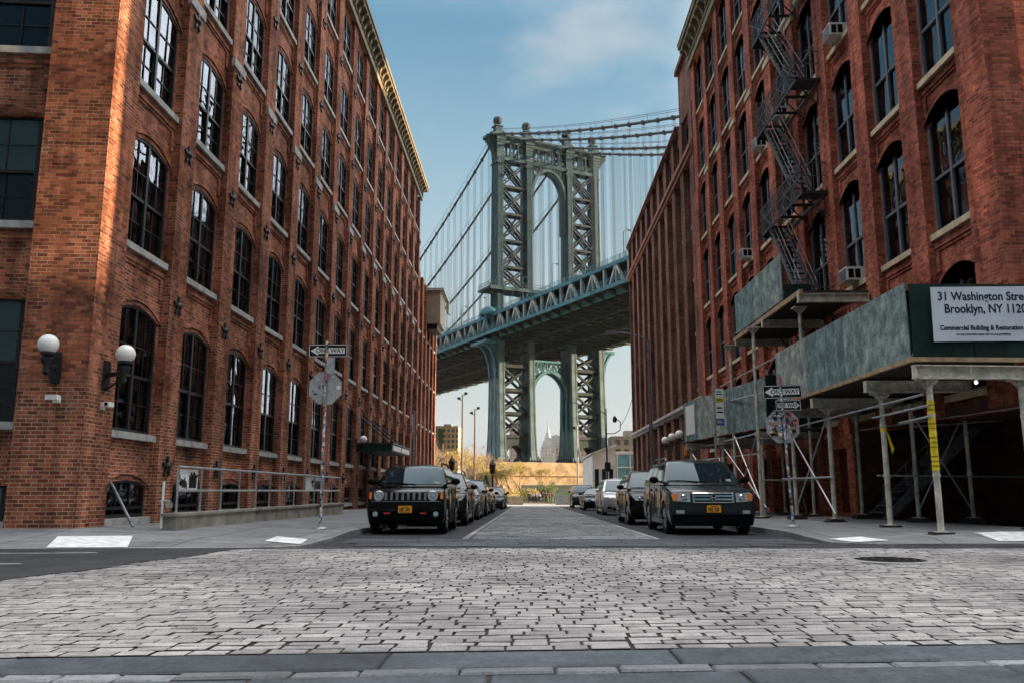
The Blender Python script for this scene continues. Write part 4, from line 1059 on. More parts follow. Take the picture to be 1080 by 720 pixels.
    m = MB(); m.prism([(6.9,37.2,2.95),(8.05,28.5,2.95),(9.9,28.5,2.95),(9.9,37.2,2.95)],(0,0,.08)); m.build('deck_planks',M['woodD'],s)
    for x,y in ((7.95,29.2),(7.4,32.6),(6.95,36.6)): post(s,x,y,gz(y)+.13,2.7,r=.05); ibeam(s,(x-.2,y,2.83),(9.9,y,2.83),.22)
    pipe(s,(7.95,29,2.2),(6.9,37,2.2)); pipe(s,(7.95,29,.4),(7.4,32.6,2.6)); pipe(s,(7.4,32.6,.4),(6.95,36.6,2.6))
    o = thing('warning_lamp','small orange warning lamp hanging under the far end of the low shed','lamp',(6.9,36.8,2.6))
    m = MB(); m.box(6.72,7.08,36.7,36.9,2.45,2.85); m.build('lamp_body',M['orange'],o); m = MB(); m.lathe([(.1,0),(.1,.03),(1e-6,.05)],(6.9,36.7,2.65),(0,-1,0),14); m.build('lens',M['amber'],o)
    # dark steel stair in the open corner
    o = thing('steel_stair','dark steel stair with a pipe rail inside the open corner under the shed','stairs',(11,25,.2))
    m = MB()
    for y in (24.5,25.6): m.prism([(9.9,y,.15),(10.2,y,.15),(13.0,y,2.75),(13.0,y,3.0),(12.75,y,3.0)],(0,.05,0))
    for k in range(14): m.box(10.0+k*.21,10.28+k*.21,24.55,25.6,.33+k*.195,.36+k*.195)
    st = m.build('flight',M['ironG'],o)
    m = MB(); m.tube((10.0,24.5,1.1),(12.9,24.5,3.6),.022)
    for k in range(5): m.tube((10.05+k*.65,24.5,.25+k*.6),(10.05+k*.65,24.5,1.15+k*.56),.018)
    m.build('handrail',M['ironG'],o)
sheds()

# =================================================================== FIRE ESCAPE
def fire_escape():
    o = thing('fire_escape','black iron zigzag fire escape with railed balconies on the right loft','fire escape',(9.5,28,6.9))
    lv = [6.95,10.75,14.75,18.65,22.55]; xi,xo = 9.94,9.12; ya,yb = 27.0,32.0
    for i,z in enumerate(lv):
        m = MB()
        for x in (xi-.03,xo): m.box(x,x+.04,ya,yb,z-.10,z)
        for y in (ya,yb-.04,28.3,29.6,30.8): m.box(xo,xi,y,y+.04,z-.12,z-.02)
        gap = (27.9,31.2) if i else (99,99)
        k = 0; y = ya+.05
        while y < yb:
            x1 = xi if not(i and gap[0] < y < gap[1]) else xo+.08
            m.box(xo+.04,x1,y,y+.022,z-.03,z-.004); y += .062
        for y in (ya+.3,28.6,30.2,31.6): m.beam((xo+.1,y,z-.08),(xi,y,z-.85),.035,.035); m.beam((xi-.02,y,z-.08),(xi-.02,y,z-.85),.03,.03)
        p = m.build('balcony',M['iron'],o)
        m = MB()
        for h in (.5,.95):
            m.box(xo-.015,xo+.015,ya,yb,z+h-.015,z+h+.015)
            for y in (ya,yb): m.box(xo,xi,y-.015,y+.015,z+h-.015,z+h+.015)
        y = ya
        while y <= yb+.01: m.box(xo-.009,xo+.009,y-.009,y+.009,z-.02,z+.96); y += .157
        for k in range(6):
            x = xo+k*.19
            for y in (ya,yb): m.box(x-.009,x+.009,y-.009,y+.009,z-.02,z+.96)
        for k in range(4): a = ya+k*1.25; m.beam((xo,a,z+.02),(xo,a+1.25,z+.93),.02,.02); m.beam((xo,a+1.25,z+.02),(xo,a,z+.93),.02,.02)
        m.build('railing',M['ironF'],p)
        if i < len(lv)-1:
            z1 = lv[i+1]; m = MB(); xa,xb = xo+.10,xo+.62
            P0 = (27.9,z); P1 = (31.2,z1)
            for x in (xa,xb): m.beam((x,P0[0],P0[1]),(x,P1[0],P1[1]+.05),.03,.15,(1,0,0))
            st = m.build('stair',M['ironF'],o)
            t = MB(); n = 15
            for k in range(1,n): f = k/n; y = P0[0]+(P1[0]-P0[0])*f; zz = z+(z1-z)*f; t.box(xa,xb,y-.09,y+.09,zz-.012,zz+.012)
            t.build('tread',M['iron'],st)
            t = MB()
            for x in (xa,xb):
                t.tube((x,P0[0],z+.85),(x,P1[0],z1+.9),.016,n=6); t.tube((x,P0[0],z+.45),(x,P1[0],z1+.5),.012,n=6)
                for k in range(7): f = k/6; t.tube((x,P0[0]+3.3*f,z+(z1-z)*f),(x,P0[0]+3.3*f,z+.88+(z1-z)*f),.011,n=5)
            t.build('stair_rail',M['ironF'],st)
fire_escape()

# =================================================================== THINGS ON AND BY THE BUILDINGS
def wall_lamp(label, wall, arm, group=None, r=.2, ang=0):
    """wall point, globe centre"""
    o = thing('globe_lamp',label,'lamp',wall,group)
    w = Vector(wall); g = Vector(arm); d = Vector((g.x-w.x,g.y-w.y,0)); L = d.length; d.normalize(); pr = Vector((-d.y,d.x,0))
    base = Vector((g.x,g.y,g.z-r-.02))
    m = MB(); zc = w.z
    m.prism([tuple(w+pr*a+Vector((0,0,b))) for a,b in ((-.09,-.32),(.09,-.32),(.11,.0),(.09,.32),(-.09,.32),(-.11,0))],d*.05)
    m.beam(w+d*.03+Vector((0,0,.02)),Vector((g.x,g.y,w.z+.02)),.06,.09)
    pts = [w+d*(.04+L*.9*f)+Vector((0,0,-.28+.27*f**1.6)) for f in [k/6 for k in range(7)]]; m.path(pts,.025,6)
    m.build('arm',M['iron'],o)
    m = MB(); m.lathe([(.03,-.42),(.07,-.36),(.05,-.25),(.10,-.16),(.12,-.08),(.07,-.03),(.14,.0),(.13,.05)],(g.x,g.y,g.z-r),(0,0,1),14); m.build('fitter',M['iron'],o,angle=40)
    m = MB(); m.sphere(tuple(g),r,24); m.build('globe',M['globe'],o,angle=80)
wall_lamp('white globe lamp on the dark front face of the left corner pier',(-9.62,16.99,3.42),(-9.60,16.58,3.84))
wall_lamp('white globe lamp on the brighter street side of the left corner pier',(-9.0,17.75,3.36),(-8.48,17.52,3.79))
wall_lamp('white globe lamp beside the green entrance canopy on the left',(-9.0,44.6,3.3),(-8.62,44.5,3.6))
for i,(y,z,lab) in enumerate(((58.9,4.36,'white globe lamp on the dark warehouse, nearest the light pole'),(56.1,4.42,'white globe lamp on the dark warehouse, the middle of three'),(53.4,4.42,'white globe lamp on the dark warehouse, nearest the low board shed'))):
    wall_lamp(lab,(9.95,y,z-.4),(9.45,y,z),'globe lamps on the dark warehouse',r=.26)
for lab,p,d in (('small cream security camera under the globe lamp on the front face',(-9.55,17.0,2.78),(0,-1,0)),('small white security camera under the globe lamp on the side face',(-9.0,17.72,2.72),(1,0,0))):
    o = thing('security_camera',lab,'camera',p); d = Vector(d); P = Vector(p)
    m = MB(); m.beam(P,P+d*.05,.14,.14); m.beam(P+d*.05,P+d*.14+Vector((0,0,.02)),.04,.04); m.build('bracket',M['white'],o)
    m = MB(); e = Vector((d.y,-d.x,0)) if abs(d.x)<.5 else Vector((0,-1,0)); c = P+d*.16+Vector((0,0,.03)); m.beam(c-e*.1,c+e*.14,.11,.10); m.build('housing',M['white'],o)
    m = MB(); m.tube(c+e*.14,c+e*.155,.035,n=10); m.build('lens',M['trim'],o)
# entrance canopy
o = thing('entrance_canopy','dark green flat entrance canopy hung on rods from the left loft','canopy',(-9,48,3))
m = MB(); m.box(-8.99,-7.2,45,51.6,3.02,3.38); m.box(-8.99,-7.12,44.92,51.68,3.38,3.46); m.build('roof_slab',simple('canopy_green',(.02,.045,.04),.5,var=.3,obj=False),o)
m = MB(); m.box(-7.195,-7.15,45.2,48.1,3.08,3.34); m.box(-7.195,-7.15,48.4,51.4,3.08,3.34); m.build('fascia_sign',M['signwhite'],o)
for y in (45.6,48.3,51): m = MB(); m.tube((-9,y,4.9),(-7.4,y,3.45),.035,n=6); m.build('hanger_rod',M['iron'],o)
# ramp and rail
o = thing('concrete_wall','low stained concrete wall along the left loft, carrying the pipe railing','wall',(-7.4,25,.2))
m = MB(); m.box(-7.52,-7.24,17.7,33.6,-.5,.44); m.build('wall_body',M['concL'],o)
m = MB(); m.box(-7.55,-7.20,17.66,33.65,.442,.50); m.build('coping',M['concL'],o)
o = thing('pipe_railing','galvanised pipe railing with two rails standing on the low concrete wall','railing',(-7.4,25,.5))
for z in (1.46,.96):
    m = MB(); m.tube((-7.36,17.95,z),(-7.36,33.4,z),.028); m.build('rail',M['galv'],o,angle=40)
for k in range(13):
    y = 17.95+k*1.287; m = MB(); m.tube((-7.36,y,.50),(-7.36,y,1.46),.025); m.lathe([(.05,0),(.05,.02),(.025,.03)],(-7.36,y,.5)); m.build('post',M['galv'],o,angle=40)
def board(lab, y0, y1, seed):
    R = random.Random(seed); o = thing('graffiti_board',lab,'board',(-7.42,(y0+y1)/2,1.2))
    m = MB(); m.box(-7.43,-7.41,y0,y1,.99,1.42); bd = m.build('panel',M['signwhite'],o)
    m = MB()
    for i in range(12):
        y = R.uniform(y0+.05,y1-.25); z = R.uniform(1.02,1.32); pts = [( -7.405,y+R.uniform(0,.3)*k/3,z+R.uniform(-.05,.12)) for k in range(4)]
        pts = [(-7.405,max(y0+.02,min(y1-.02,p[1])),max(1.0,min(1.41,p[2]))) for p in pts]; m.path(pts,R.uniform(.008,.03),5)
    m.box(-7.409,-7.404,y0+.55*(y1-y0),y1-.08,1.02,1.3); m.build('scrawl',M['signblack'],bd)
board('black and white graffiti board behind the near end of the pipe railing',18.05,19.15,4)
board('black and white graffiti board behind the far end of the pipe railing',28.4,31.0,9)
o = thing('handrail','single slanted steel handrail by the basement window at the left corner','handrail',(-8.5,17.8,.2))
m = MB(); m.path([(-8.97,18.2,1.02),(-8.88,18.12,1.12),(-8.8,18.05,1.08),(-8.15,17.75,.23)],.03,8); m.build('tube',M['ironG'],o,angle=50)
m = MB(); m.lathe([(.06,0),(.06,.02)],(-8.98,18.2,1.02),(1,0,0)); m.build('wall_flange',M['ironG'],o)
o = thing('standpipe','pale upright standpipe with a small valve at the near end of the low concrete wall','standpipe',(-7.55,17.7,.2))
m = MB(); m.tube((-7.55,17.7,.2),(-7.55,17.7,1.15),.026); m.build('pipe',M['white'],o,angle=40)
m = MB(); m.tube((-7.62,17.7,.75),(-7.40,17.7,.75),.022); m.box(-7.45,-7.36,17.65,17.75,.62,.72); m.build('valve',M['galv'],o)
# window air conditioners
def ac(lab, y, z, h=.42, w=.62):
    o = thing('air_conditioner',lab,'air conditioner',(10,y,z),'window air conditioners on the right loft')
    m = MB(); m.box(9.66,10.36,y-w/2,y+w/2,z+.01,z+h); c = m.build('case',M['ac'],o)
    m = MB()
    for k in range(9): yy = y-w/2+.05+k*(w-.12)/8; m.box(9.645,9.66,yy,yy+.02,z+.05,z+h-.05)
    m.box(9.65,9.659,y-w/2+.03,y+w/2-.03,z+.04,z+h-.04); m.build('rear_grille',M['ironG'],c)
    m = MB()
    for q in (0,1): m.box(9.72+q*.2,9.88+q*.2,y-w/2-.012,y-w/2,z+.07,z+h-.07)
    m.build('side_louvre',M['trim'],c)
ac('white window air conditioner just right of the top of the fire escape',25.45,15.26)
ac('white window air conditioner low on the right loft, above the corner shed',25.45,7.22)
ac('white window air conditioner left of the fire escape, above the raised plywood boards',37.4,11.27)
ac('white window air conditioner partly behind the fire escape, between its upper balconies',31.45,15.26)
ac('small white window air conditioner left of the fire escape in a higher window',34.4,15.26)

# =================================================================== SIGNS AND POLES
def oneway(mb_b, mb_w, mb_t, c, right=False, ang=0, W=.92, H=.31):
    ca,sa = cos(ang),sin(ang); sg = -1 if right else 1
    P = lambda x,z,n: (c[0]+x*ca+n*sa, c[1]+x*sa-n*ca, c[2]+z)
    def rect(m,x0,x1,z0,z1,n0,n1): m.prism([P(x0,z0,n0),P(x1,z0,n0),P(x1,z1,n0),P(x0,z1,n0)],Vector(P(0,0,n1))-Vector(P(0,0,n0)))
    rect(mb_b,-W/2,W/2,-H/2,H/2,0,.004)
    for a in (-1,1):
        rect(mb_w,-W/2+.012,W/2-.012,a*(H/2-.018)-.006,a*(H/2-.018)+.006,.004,.006); rect(mb_w,a*(W/2-.018)-.006,a*(W/2-.018)+.006,-H/2+.024,H/2-.024,.004,.006)
    a = H*.36; h = H*.22
    ar = [(-W*.45,0),(-W*.25,a),(-W*.25,h),(W*.43,h),(W*.43,-h),(-W*.25,-h),(-W*.25,-a)]
    mb_w.prism([P(sg*x,z,.004) for x,z in ar],Vector(P(0,0,.0065))-Vector(P(0,0,.004)))
    add_text(mb_t,'ONE WAY',H*.44,lambda x,y,z: P(x+W*.055*sg,y,.0085+z),bold=.002,sx=1.05)
def octagon_back(o, c, ang, r=.40, seed=1, nst=10):
    R = random.Random(seed); ca,sa = cos(ang),sin(ang)
    P = lambda x,z,n: (c[0]+x*ca+n*sa, c[1]+x*sa-n*ca, c[2]+z)
    cols = [M['signwhite'],M['signblack'],M['red'],M['yellow'],M['orange'],simple('sticker_blue',(.06,.16,.42),.5),simple('sticker_teal',(.08,.35,.4),.5),simple('sticker_pink',(.6,.2,.35),.5),simple('sticker_grey',(.25,.25,.25),.5)]
    m = MB(); m.prism([P(r*cos(pi/8+k*pi/4),r*sin(pi/8+k*pi/4),0) for k in range(8)],Vector(P(0,0,.004))-Vector(P(0,0,0)))
    k = 0; n = .0045
    while k < nst:
        a = R.uniform(0,2*pi); q = r*.85*R.random()**.5; x,z = q*cos(a),q*sin(a); w,h = R.uniform(.022,.055),R.uniform(.02,.05)
        if abs(x)+w > r*.9 or abs(z)+h > r*.9 or abs(x)+abs(z)+w+h > r*1.27: continue
        k += 1; n += .0006; mi = R.choice([1,1,1,2,2,2,3,4,5,6,9,9])
        if R.random() < .3: pts = [P(x+w*cos(t),z+w*sin(t),n) for t in [2*pi*i/14 for i in range(14)]]
        else: t = R.uniform(-.3,.3); pts = [P(x+u*cos(t)-v*sin(t),z+u*sin(t)+v*cos(t),n) for u,v in ((-w,-h),(w,-h),(w,h),(-w,h))]
        m.prism(pts,Vector(P(0,0,.0005))-Vector(P(0,0,0)),mi)
        if R.random() < .6:
            m.prism([tuple(Vector(p)*.5+(Vector(P(x,z,n)))*.5+Vector(P(0,0,.0003))-Vector(P(0,0,0))) for p in pts],Vector(P(0,0,.0003))-Vector(P(0,0,0)),R.choice([1,2,2,6,9]))
    return m.build('stop_sign',[M['alu']]+cols,o)
def sign_post(lab, x, y, z0, h, n, seed, wlab=True):
    o = thing('sign_post',lab,'street sign',(x,y,z0))
    m = MB(); m.tube((x,y,z0),(x,y,z0+h),.034,n=10); m.build('pole',M['stk'],o,angle=40)
    m = MB(); m.lathe([(.17,0),(.16,.015),(.06,.04),(.04,.12)],(x,y,z0)); m.build('base_collar',M['galv'],o)
    return o
def build_oneway(o, c, **k):
    b,w,t = MB(),MB(),MB(); oneway(b,w,t,c,**k); s = b.build('one_way_sign',M['signblack'],o); w.build('arrow',M['signwhite'],s); t.build('lettering',M['signblack'],s,recalc=False)
x,y = -4.72,19.6
o = sign_post('street sign post on the left pavement with a one way sign and grey octagon',x,y,.12,4.3,2,5)
build_oneway(o,(x+.02,y+.045,4.20))
octagon_back(o,(x-.01,y+.045,3.32),0,.41,5,9)
m = MB(); m.box(x-.02,x+.2,y-.03,y-.026,3.66,4.03); m.build('small_sign_back',M['alu'],o)
x,y = 6.35,20.9
o = sign_post('leaning street sign post before the scaffolding, its octagon covered in bright stickers',x,y,.13,3.65,2,6)
o.rotation_euler = (0,radians(-2.2),0)
build_oneway(o,(x+.05,y+.05,3.36),W=1.0,H=.33,ang=.10)
build_oneway(o,(x+.16,y+.04,3.02),right=True,W=.70,H=.27,ang=.25)
octagon_back(o,(x-.02,y+.06,2.52),.05,.44,8,72)
# parking sign poles
o = thing('parking_sign','tall pole with stacked white, yellow and blue parking signs beside the large dark parked car','street sign',(6.28,28.7,0))
m = MB(); m.tube((6.28,28.7,.05),(6.28,28.7,4.75),.04); m.build('pole',M['galv'],o,angle=40)
for z0,z1,mt in ((4.05,4.35,'signwhite'),(3.9,4.04,'yellow'),(3.35,3.88,'signwhite'),(3.12,3.34,None)):
    m = MB(); m.box(6.33,6.60,28.66,28.67,z0,z1)
    p = m.build('sign_plate',M[mt] if mt else simple('sign_blue',(.03,.08,.25),.4),o)
    m = MB(); m.box(6.36,6.57,28.654,28.659,z0+.35*(z1-z0),z0+.45*(z1-z0)); m.box(6.36,6.53,28.654,28.659,z0+.62*(z1-z0),z0+.72*(z1-z0)); m.build('text_bar',M['ink' if mt else 'signwhite'],p)
o = thing('parking_sign','slim grey pole with an edge-on parking sign on the left pavement by the canopy','street sign',(-4.6,34.3,0))
m = MB(); m.tube((-4.6,34.3,0),(-4.6,34.3,4.15),.04); m.build('pole',M['galv'],o,angle=40); m = MB(); m.box(-4.66,-4.652,34.1,34.5,3.3,4.0); m.build('sign_plate',M['alu'],o)
# light poles
o = thing('street_light','tall grey street light with a curved arm on the right pavement before the dark warehouse','street light',(6.35,44,-.1))
m = MB(); m.path([(6.35,44,-.1),(6.35,44,1.2),(6.33,44,8.7)],[.13,.1,.065],10); m.build('pole',M['ironG'],o,angle=40)
m = MB(); m.path([(6.33,44,8.6),(5.9,44,8.95),(5.2,44,9.1),(4.6,44,9.15)],.035,8); m.build('arm',M['ironG'],o,angle=40)
m = MB(); m.box(4.1,4.75,43.88,44.12,9.08,9.2); m.build('lamp_head',M['ironG'],o)
o = thing('street_light','slender dark light pole with a hooked lantern, by the white pavilion','street light',(6.9,75,-.4))
m = MB(); m.path([(6.9,75,-.45),(6.9,75,8.1)],[.09,.05],8); m.build('pole',M['iron'],o)
m = MB(); m.path([(6.9,75,7.6),(5.8,75,8.2),(4.2,75,8.6),(3.5,75,8.65)],.035,6); m.path([(6.9,75,5.9),(7.6,75,5.9),(8.1,75,6.2),(8.15,75,6.9),(7.7,75,7.3)],.04,6); m.build('arm',M['iron'],o)
m = MB(); m.lathe([(.05,.25),(.16,.1),(.2,-.1),(.15,-.3),(1e-6,-.34)],(7.65,75,7.2)); m.build('lantern',M['iron'],o,angle=40)
m = MB(); m.box(6.7,7.2,74.9,75.1,2.6,3.4); m.build('signal_box',M['iron'],o)
for px,yy,h,lab in ((-6.65,86,10.6,'tall brown park light pole, the taller one left of the bridge tower'),(-5.5,88,9.3,'tall brown park light pole, the shorter one left of the bridge tower'),(5.2,90,7.9,'thin pale park light pole before the right tower legs')):
    g0 = gz(yy); o = thing('park_light',lab,'street light',(px,yy,g0)); mt = 'bark' if px < 0 else 'galv'
    m = MB(); m.path([(px,yy,g0),(px,yy,h)],[.12,.07],8); m.build('pole',M[mt],o)
    for dz,dx in ((0,.35),(-.5,-.35)): m = MB(); m.tube((px,yy,h+dz-.1),(px+dx,yy,h+dz),.03,n=6); m.box(px+dx-.16,px+dx+.16,yy-.12,yy+.12,h+dz,h+dz+.22); m.build('floodlight',M['iron'],o)
for px,yy,h,lab in ((-6.75,76,3.9,'black lantern post half hidden by the parked cars, at the left'),(-3.15,76,3.6,'black lantern post standing clear at the end of the left parked cars')):
    g0 = gz(yy); o = thing('lamp_post',lab,'lamp post',(px,yy,g0))
    m = MB(); m.lathe([(.24,0),(.24,.3),(.14,.5),(.09,.6),(.08,h-g0-1.3),(.13,h-g0-1.25)],(px,yy,g0),n=10)
    m.build('column',M['iron'],o,angle=40)
    m = MB(); m.lathe([(.12,-1.2),(.24,-1.05),(.30,-.4),(.33,-.38),(.16,-.15),(.08,-.05),(1e-6,.12)],(px,yy,h),n=8); m.build('lantern',simple('dark_red_iron',(.05,.015,.012),.5,var=.3),o)
o = thing('overhead_wire','thin black overhead wire sagging from the light pole to the dark warehouse','wire',(9,75,8))
m = MB(); m.path([(8.15+(9.95-8.15)*f,75+(79-75)*f, 6.6+(10.2-6.6)*f-.9*4*f*(1-f)*.5) for f in [k/10 for k in range(11)]],.025,5); m.build('cable_run',M['iron'],o)
# =================================================================== CARS
WHEELS = {}
def wheel_meshes(r, style):
    k = (r,style)
    if k in WHEELS: return WHEELS[k]
    w = .22; m = MB()
    m.lathe([(r*.64,-w*.42),(r*.86,-w*.5),(r*.97,-w*.44),(r,-w*.3),(r,w*.3),(r*.97,w*.44),(r*.86,w*.5),(r*.64,w*.42)],(0,0,0),(1,0,0),28)
    t = m.mesh('tyre',M['rubber'],angle=35)
    m = MB()
    m.lathe([(r*.66,-w*.45),(r*.66,w*.42),(r*.60,w*.40),(r*.58,w*.1),(1e-6,w*.1)],(0,0,0),(1,0,0),28)
    n = 5 if style else 7
    for i in range(n):
        a = 2*pi*i/n; d = Vector((0,cos(a),sin(a))); e = Vector((0,-sin(a),cos(a)))
        for q in ((-1,1) if style else (0,)):
            m.beam(Vector((w*.30,0,0))+d*r*.1+e*q*.02,Vector((w*.38,0,0))+d*r*.63+e*q*.055,.05 if style else .06,.05,(1,0,0))
    m.lathe([(r*.17,w*.1),(r*.17,w*.36),(r*.10,w*.42),(1e-6,w*.42)],(0,0,0),(1,0,0),14)
    g = m.mesh('rim',M['rim'],angle=35)
    WHEELS[k] = (t,g); return WHEELS[k]

def make_car(label, loc, c, paint, rz=0.0):
    L,W,H,gc,wr = c['L'],c['W'],c['H'],c['gc'],c['wr']; hf,hr,cy,bz = c['hf'],c['hr'],c['cowl'],c['belt']
    ya,yb = c['axles']; P = M[paint]
    root = thing('parked_car',label,'car',loc,c.get('group','cars parked along the street'),rz)
    # ---- lower body
    top = [(.10,gc+.0),(.03,gc+.10),(0,gc+.30),(.005,hf-.22),(.035,hf-.07),(.12,hf),(.5,hf+(hr-hf)*.4),(cy*.75,hr-.02),(cy,hr),(cy+.6,bz),(L*.62,bz+.01),(L-.35,bz+.0),(L-.05,bz-.05),(L,bz-.3),(L-.01,.62),(L-.06,gc+.12),(L-.16,gc+.02)]
    ar = wr+.055
    def arc(y0): return [(y0+ar*cos(q), max(gc,wr+ar*sin(q))) for q in [pi*k/10 for k in range(11)]]
    prof = top+arc(yb)+arc(ya)
    ntop = 12
    def hw(y,z):
        f = 1-.035*max(0,min(1,(z-.72)/.4))-.06*max(0,min(1,(.5-z)/.3))
        return W/2*f
    def bow(y,s):
        a = abs(s)**2.4
        if y < .9: y += c['bow']*a*(1-y/.9)
        if y > L-.7: y -= .14*a*(y-(L-.7))/.7
        return y
    SL = [-1,-.975,-.88,-.6,-.3,0,.3,.6,.88,.975,1]
    m = MB(); n = len(prof); vs = []
    for s in SL:
        dz = {1:.055,.975:.022,.88:.008}.get(abs(s),0)
        for i,(y,z) in enumerate(prof):
            zz = z-dz if 4 <= i <= 12 else z
            yy = y+(dz*.5 if y < .2 else -dz*.5 if y > L-.2 else 0)
            vs.append((s*hw(yy,zz),bow(yy,s),zz))
    fs = [(k*n+i,k*n+(i+1)%n,(k+1)*n+(i+1)%n,(k+1)*n+i) for k in range(len(SL)-1) for i in range(n)]
    fs += [tuple(range(n-1,-1,-1)),tuple(range((len(SL)-1)*n,len(SL)*n))]
    m.add(vs,fs)
    me = m.mesh('body',P,angle=None)
    bm = bmesh.new(); bm.from_mesh(me); bmesh.ops.triangulate(bm,faces=[f for f in bm.faces if len(f.verts) > 6]); bm.to_mesh(me); bm.free()
    me.shade_smooth(); me.set_sharp_from_angle(angle=radians(38))
    body = place('body',me,root)
    # ---- greenhouse
    wb,wt = hw(cy,bz)-.015, W/2*c['roofw']; y0,y1,y2,y3 = cy-.06,c['wtop'],c['rtop'],c['rbase']; zt = H-.075
    def G(side,u,b):
        bul = .03*sin(pi*min(1,b))
        if side in 'fr':
            x = (2*u-1); w = wb+(wt-wb)*b
            y = (y0+(y1-y0)*b - (.13-.05*b)*(1-x*x)) if side == 'f' else (y3+(y2-y3)*b + .06*(1-x*x))
            return Vector((x*(w+bul*.3), y-(bul*.6 if side == 'f' else -bul*.6), bz-.02+(zt-bz+.02)*b))
        sg = -1 if side == 'l' else 1
        ys,ye = y0+(y1-y0)*b, y3+(y2-y3)*b
        return Vector((sg*(wb+(wt-wb)*b+bul), ys+(ye-ys)*u, bz-.02+(zt-bz+.02)*b))
    m = MB()
    def grid(fn,nu,nv,mi=0):
        o = [fn(i/nu,j/nv) for j in range(nv+1) for i in range(nu+1)]
        m.add(o,[(j*(nu+1)+i,j*(nu+1)+i+1,(j+1)*(nu+1)+i+1,(j+1)*(nu+1)+i) for j in range(nv) for i in range(nu)],mi)
    for sd in 'frlr'[:2]+'l'+'R': 
        grid(lambda u,b,sd=sd: G({'R':'x'}.get(sd,sd),u,b),10,5)
    def roof(u,v):
        x = 2*u-1; yf = G('f',u,1).y; yr = G('r',u,1).y
        e = min(1,6*v*(1-v)*1.1); return Vector((x*wt, yf+(yr-yf)*v, zt+.075*(1-abs(x)**3.2)*e))
    grid(roof,10,10)
    gh = m.mesh('cabin',P,angle=None,recalc=False)
    bm = bmesh.new(); bm.from_mesh(gh); bmesh.ops.remove_doubles(bm,verts=bm.verts,dist=.004); bmesh.ops.recalc_face_normals(bm,faces=bm.faces[:]); bm.to_mesh(gh); bm.free()
    gh.shade_smooth(); gh.set_sharp_from_angle(angle=radians(42)); cab = place('cabin',gh,root)
    def glass(name,sd,us,bs,nu=8,nv=5,off=.008,shrink=None):
        g = MB(); vs = []
        for j in range(nv+1):
            for i in range(nu+1):
                b = bs[0]+(bs[1]-bs[0])*j/nv; u0,u1 = us if not callable(us) else us(b); u = u0+(u1-u0)*i/nu
                p = G(sd,u,b); du = G(sd,u+.01,b)-p; dv = G(sd,u,b+.01)-p; nn = du.cross(dv).normalized()
                ref = Vector((0,-1,0)) if sd == 'f' else Vector((0,1,0)) if sd == 'r' else Vector((-1 if sd == 'l' else 1,0,0))
                if nn.dot(ref) < 0: nn = -nn
                vs.append(p+nn*off)
        g.add(vs,[(j*(nu+1)+i,j*(nu+1)+i+1,(j+1)*(nu+1)+i+1,(j+1)*(nu+1)+i) for j in range(nv) for i in range(nu)])
        me = g.mesh(name,M['cglass']); me.shade_smooth(); return place(name,me,root)
    ws = glass('windshield','f',(.05,.95),(.10,.93),12,6)
    glass('rear_window','r',(.08,.92),(.2,.9),10,4)
    for sd in 'lx':
        for a,b in c['sidew']: glass('side_window',sd,(a,b),(.14,.86),4,4)
    g = MB()
    for sx in (-1,1): p = G('f',.5+sx*.06,.11); q = G('f',.5+sx*.06-.40*1,.16); g.beam(p+Vector((0,-.025,.0)),q+Vector((0,-.022,.02)),.018,.012)
    g.build('wiper',M['trim'],ws,org=(0,0,0)); 
    # ---- front surface helper
    pf = [p for p in top if p[0] < .6][:6]
    def fy(x,z):
        y = pf[0][0]
        for (ya_,za),(yb_,zb_) in zip(pf,pf[1:]):
            if za <= z <= zb_: y = ya_+(yb_-ya_)*(z-za)/(zb_-za)
        if z > pf[-1][1]: y = pf[-1][0]
        return bow(y,x/hw(y,z))
    def patch(poly,proud,depth=.05,mb=None):
        mb = mb or MB(); mb.prism([(x,fy(x,z)-proud,z) for x,z in poly],(0,depth,0)); return mb
    def strip(x0,x1,z0,z1,proud,depth=.05,k=8,mb=None):
        mb = mb or MB()
        for i in range(k):
            a,b = x0+(x1-x0)*i/k, x0+(x1-x0)*(i+1)/k; patch([(a,z0),(b,z0),(b,z1),(a,z1)],proud,depth,mb)
        return mb
    put = lambda name,mb,mat,par=root,angle=None: mb.build(name,M[mat] if isinstance(mat,str) else mat,par,angle,org=(0,0,0))
    hx = W/2
    st = c['style']
    # bumper / lower cladding
    put('bumper',strip(-hx*.93,hx*.93,gc+.03,gc+.25 if st != 'jeep' else gc+.30,.018,.08,12),'trim' if c['clad'] or st == 'pilot' else paint,root,30)
    put('lower_intake',strip(-hx*.55,hx*.55,gc+.10,gc+.22,.022,.05,8),'trim')
    pz = c['platez']
    pl = MB(); pl.box(-.155,.155,fy(0,pz)-.045,fy(0,pz)+.02,pz-.08,pz+.08); pt = put('licence_plate',pl,'plate')
    q = MB(); R = random.Random(sum(map(ord,label)))
    yy = fy(0,pz)-.048
    for i in range(7):
        if i != 3: q.box(-.125+i*.036,-.125+i*.036+.024,yy,yy+.004,pz-.04,pz+.03)
    q.box(-.07,.07,yy,yy+.004,pz+.045,pz+.06); q.box(-.1,.1,yy,yy+.004,pz-.066,pz-.055); put('plate_characters',q,'ink',pt)
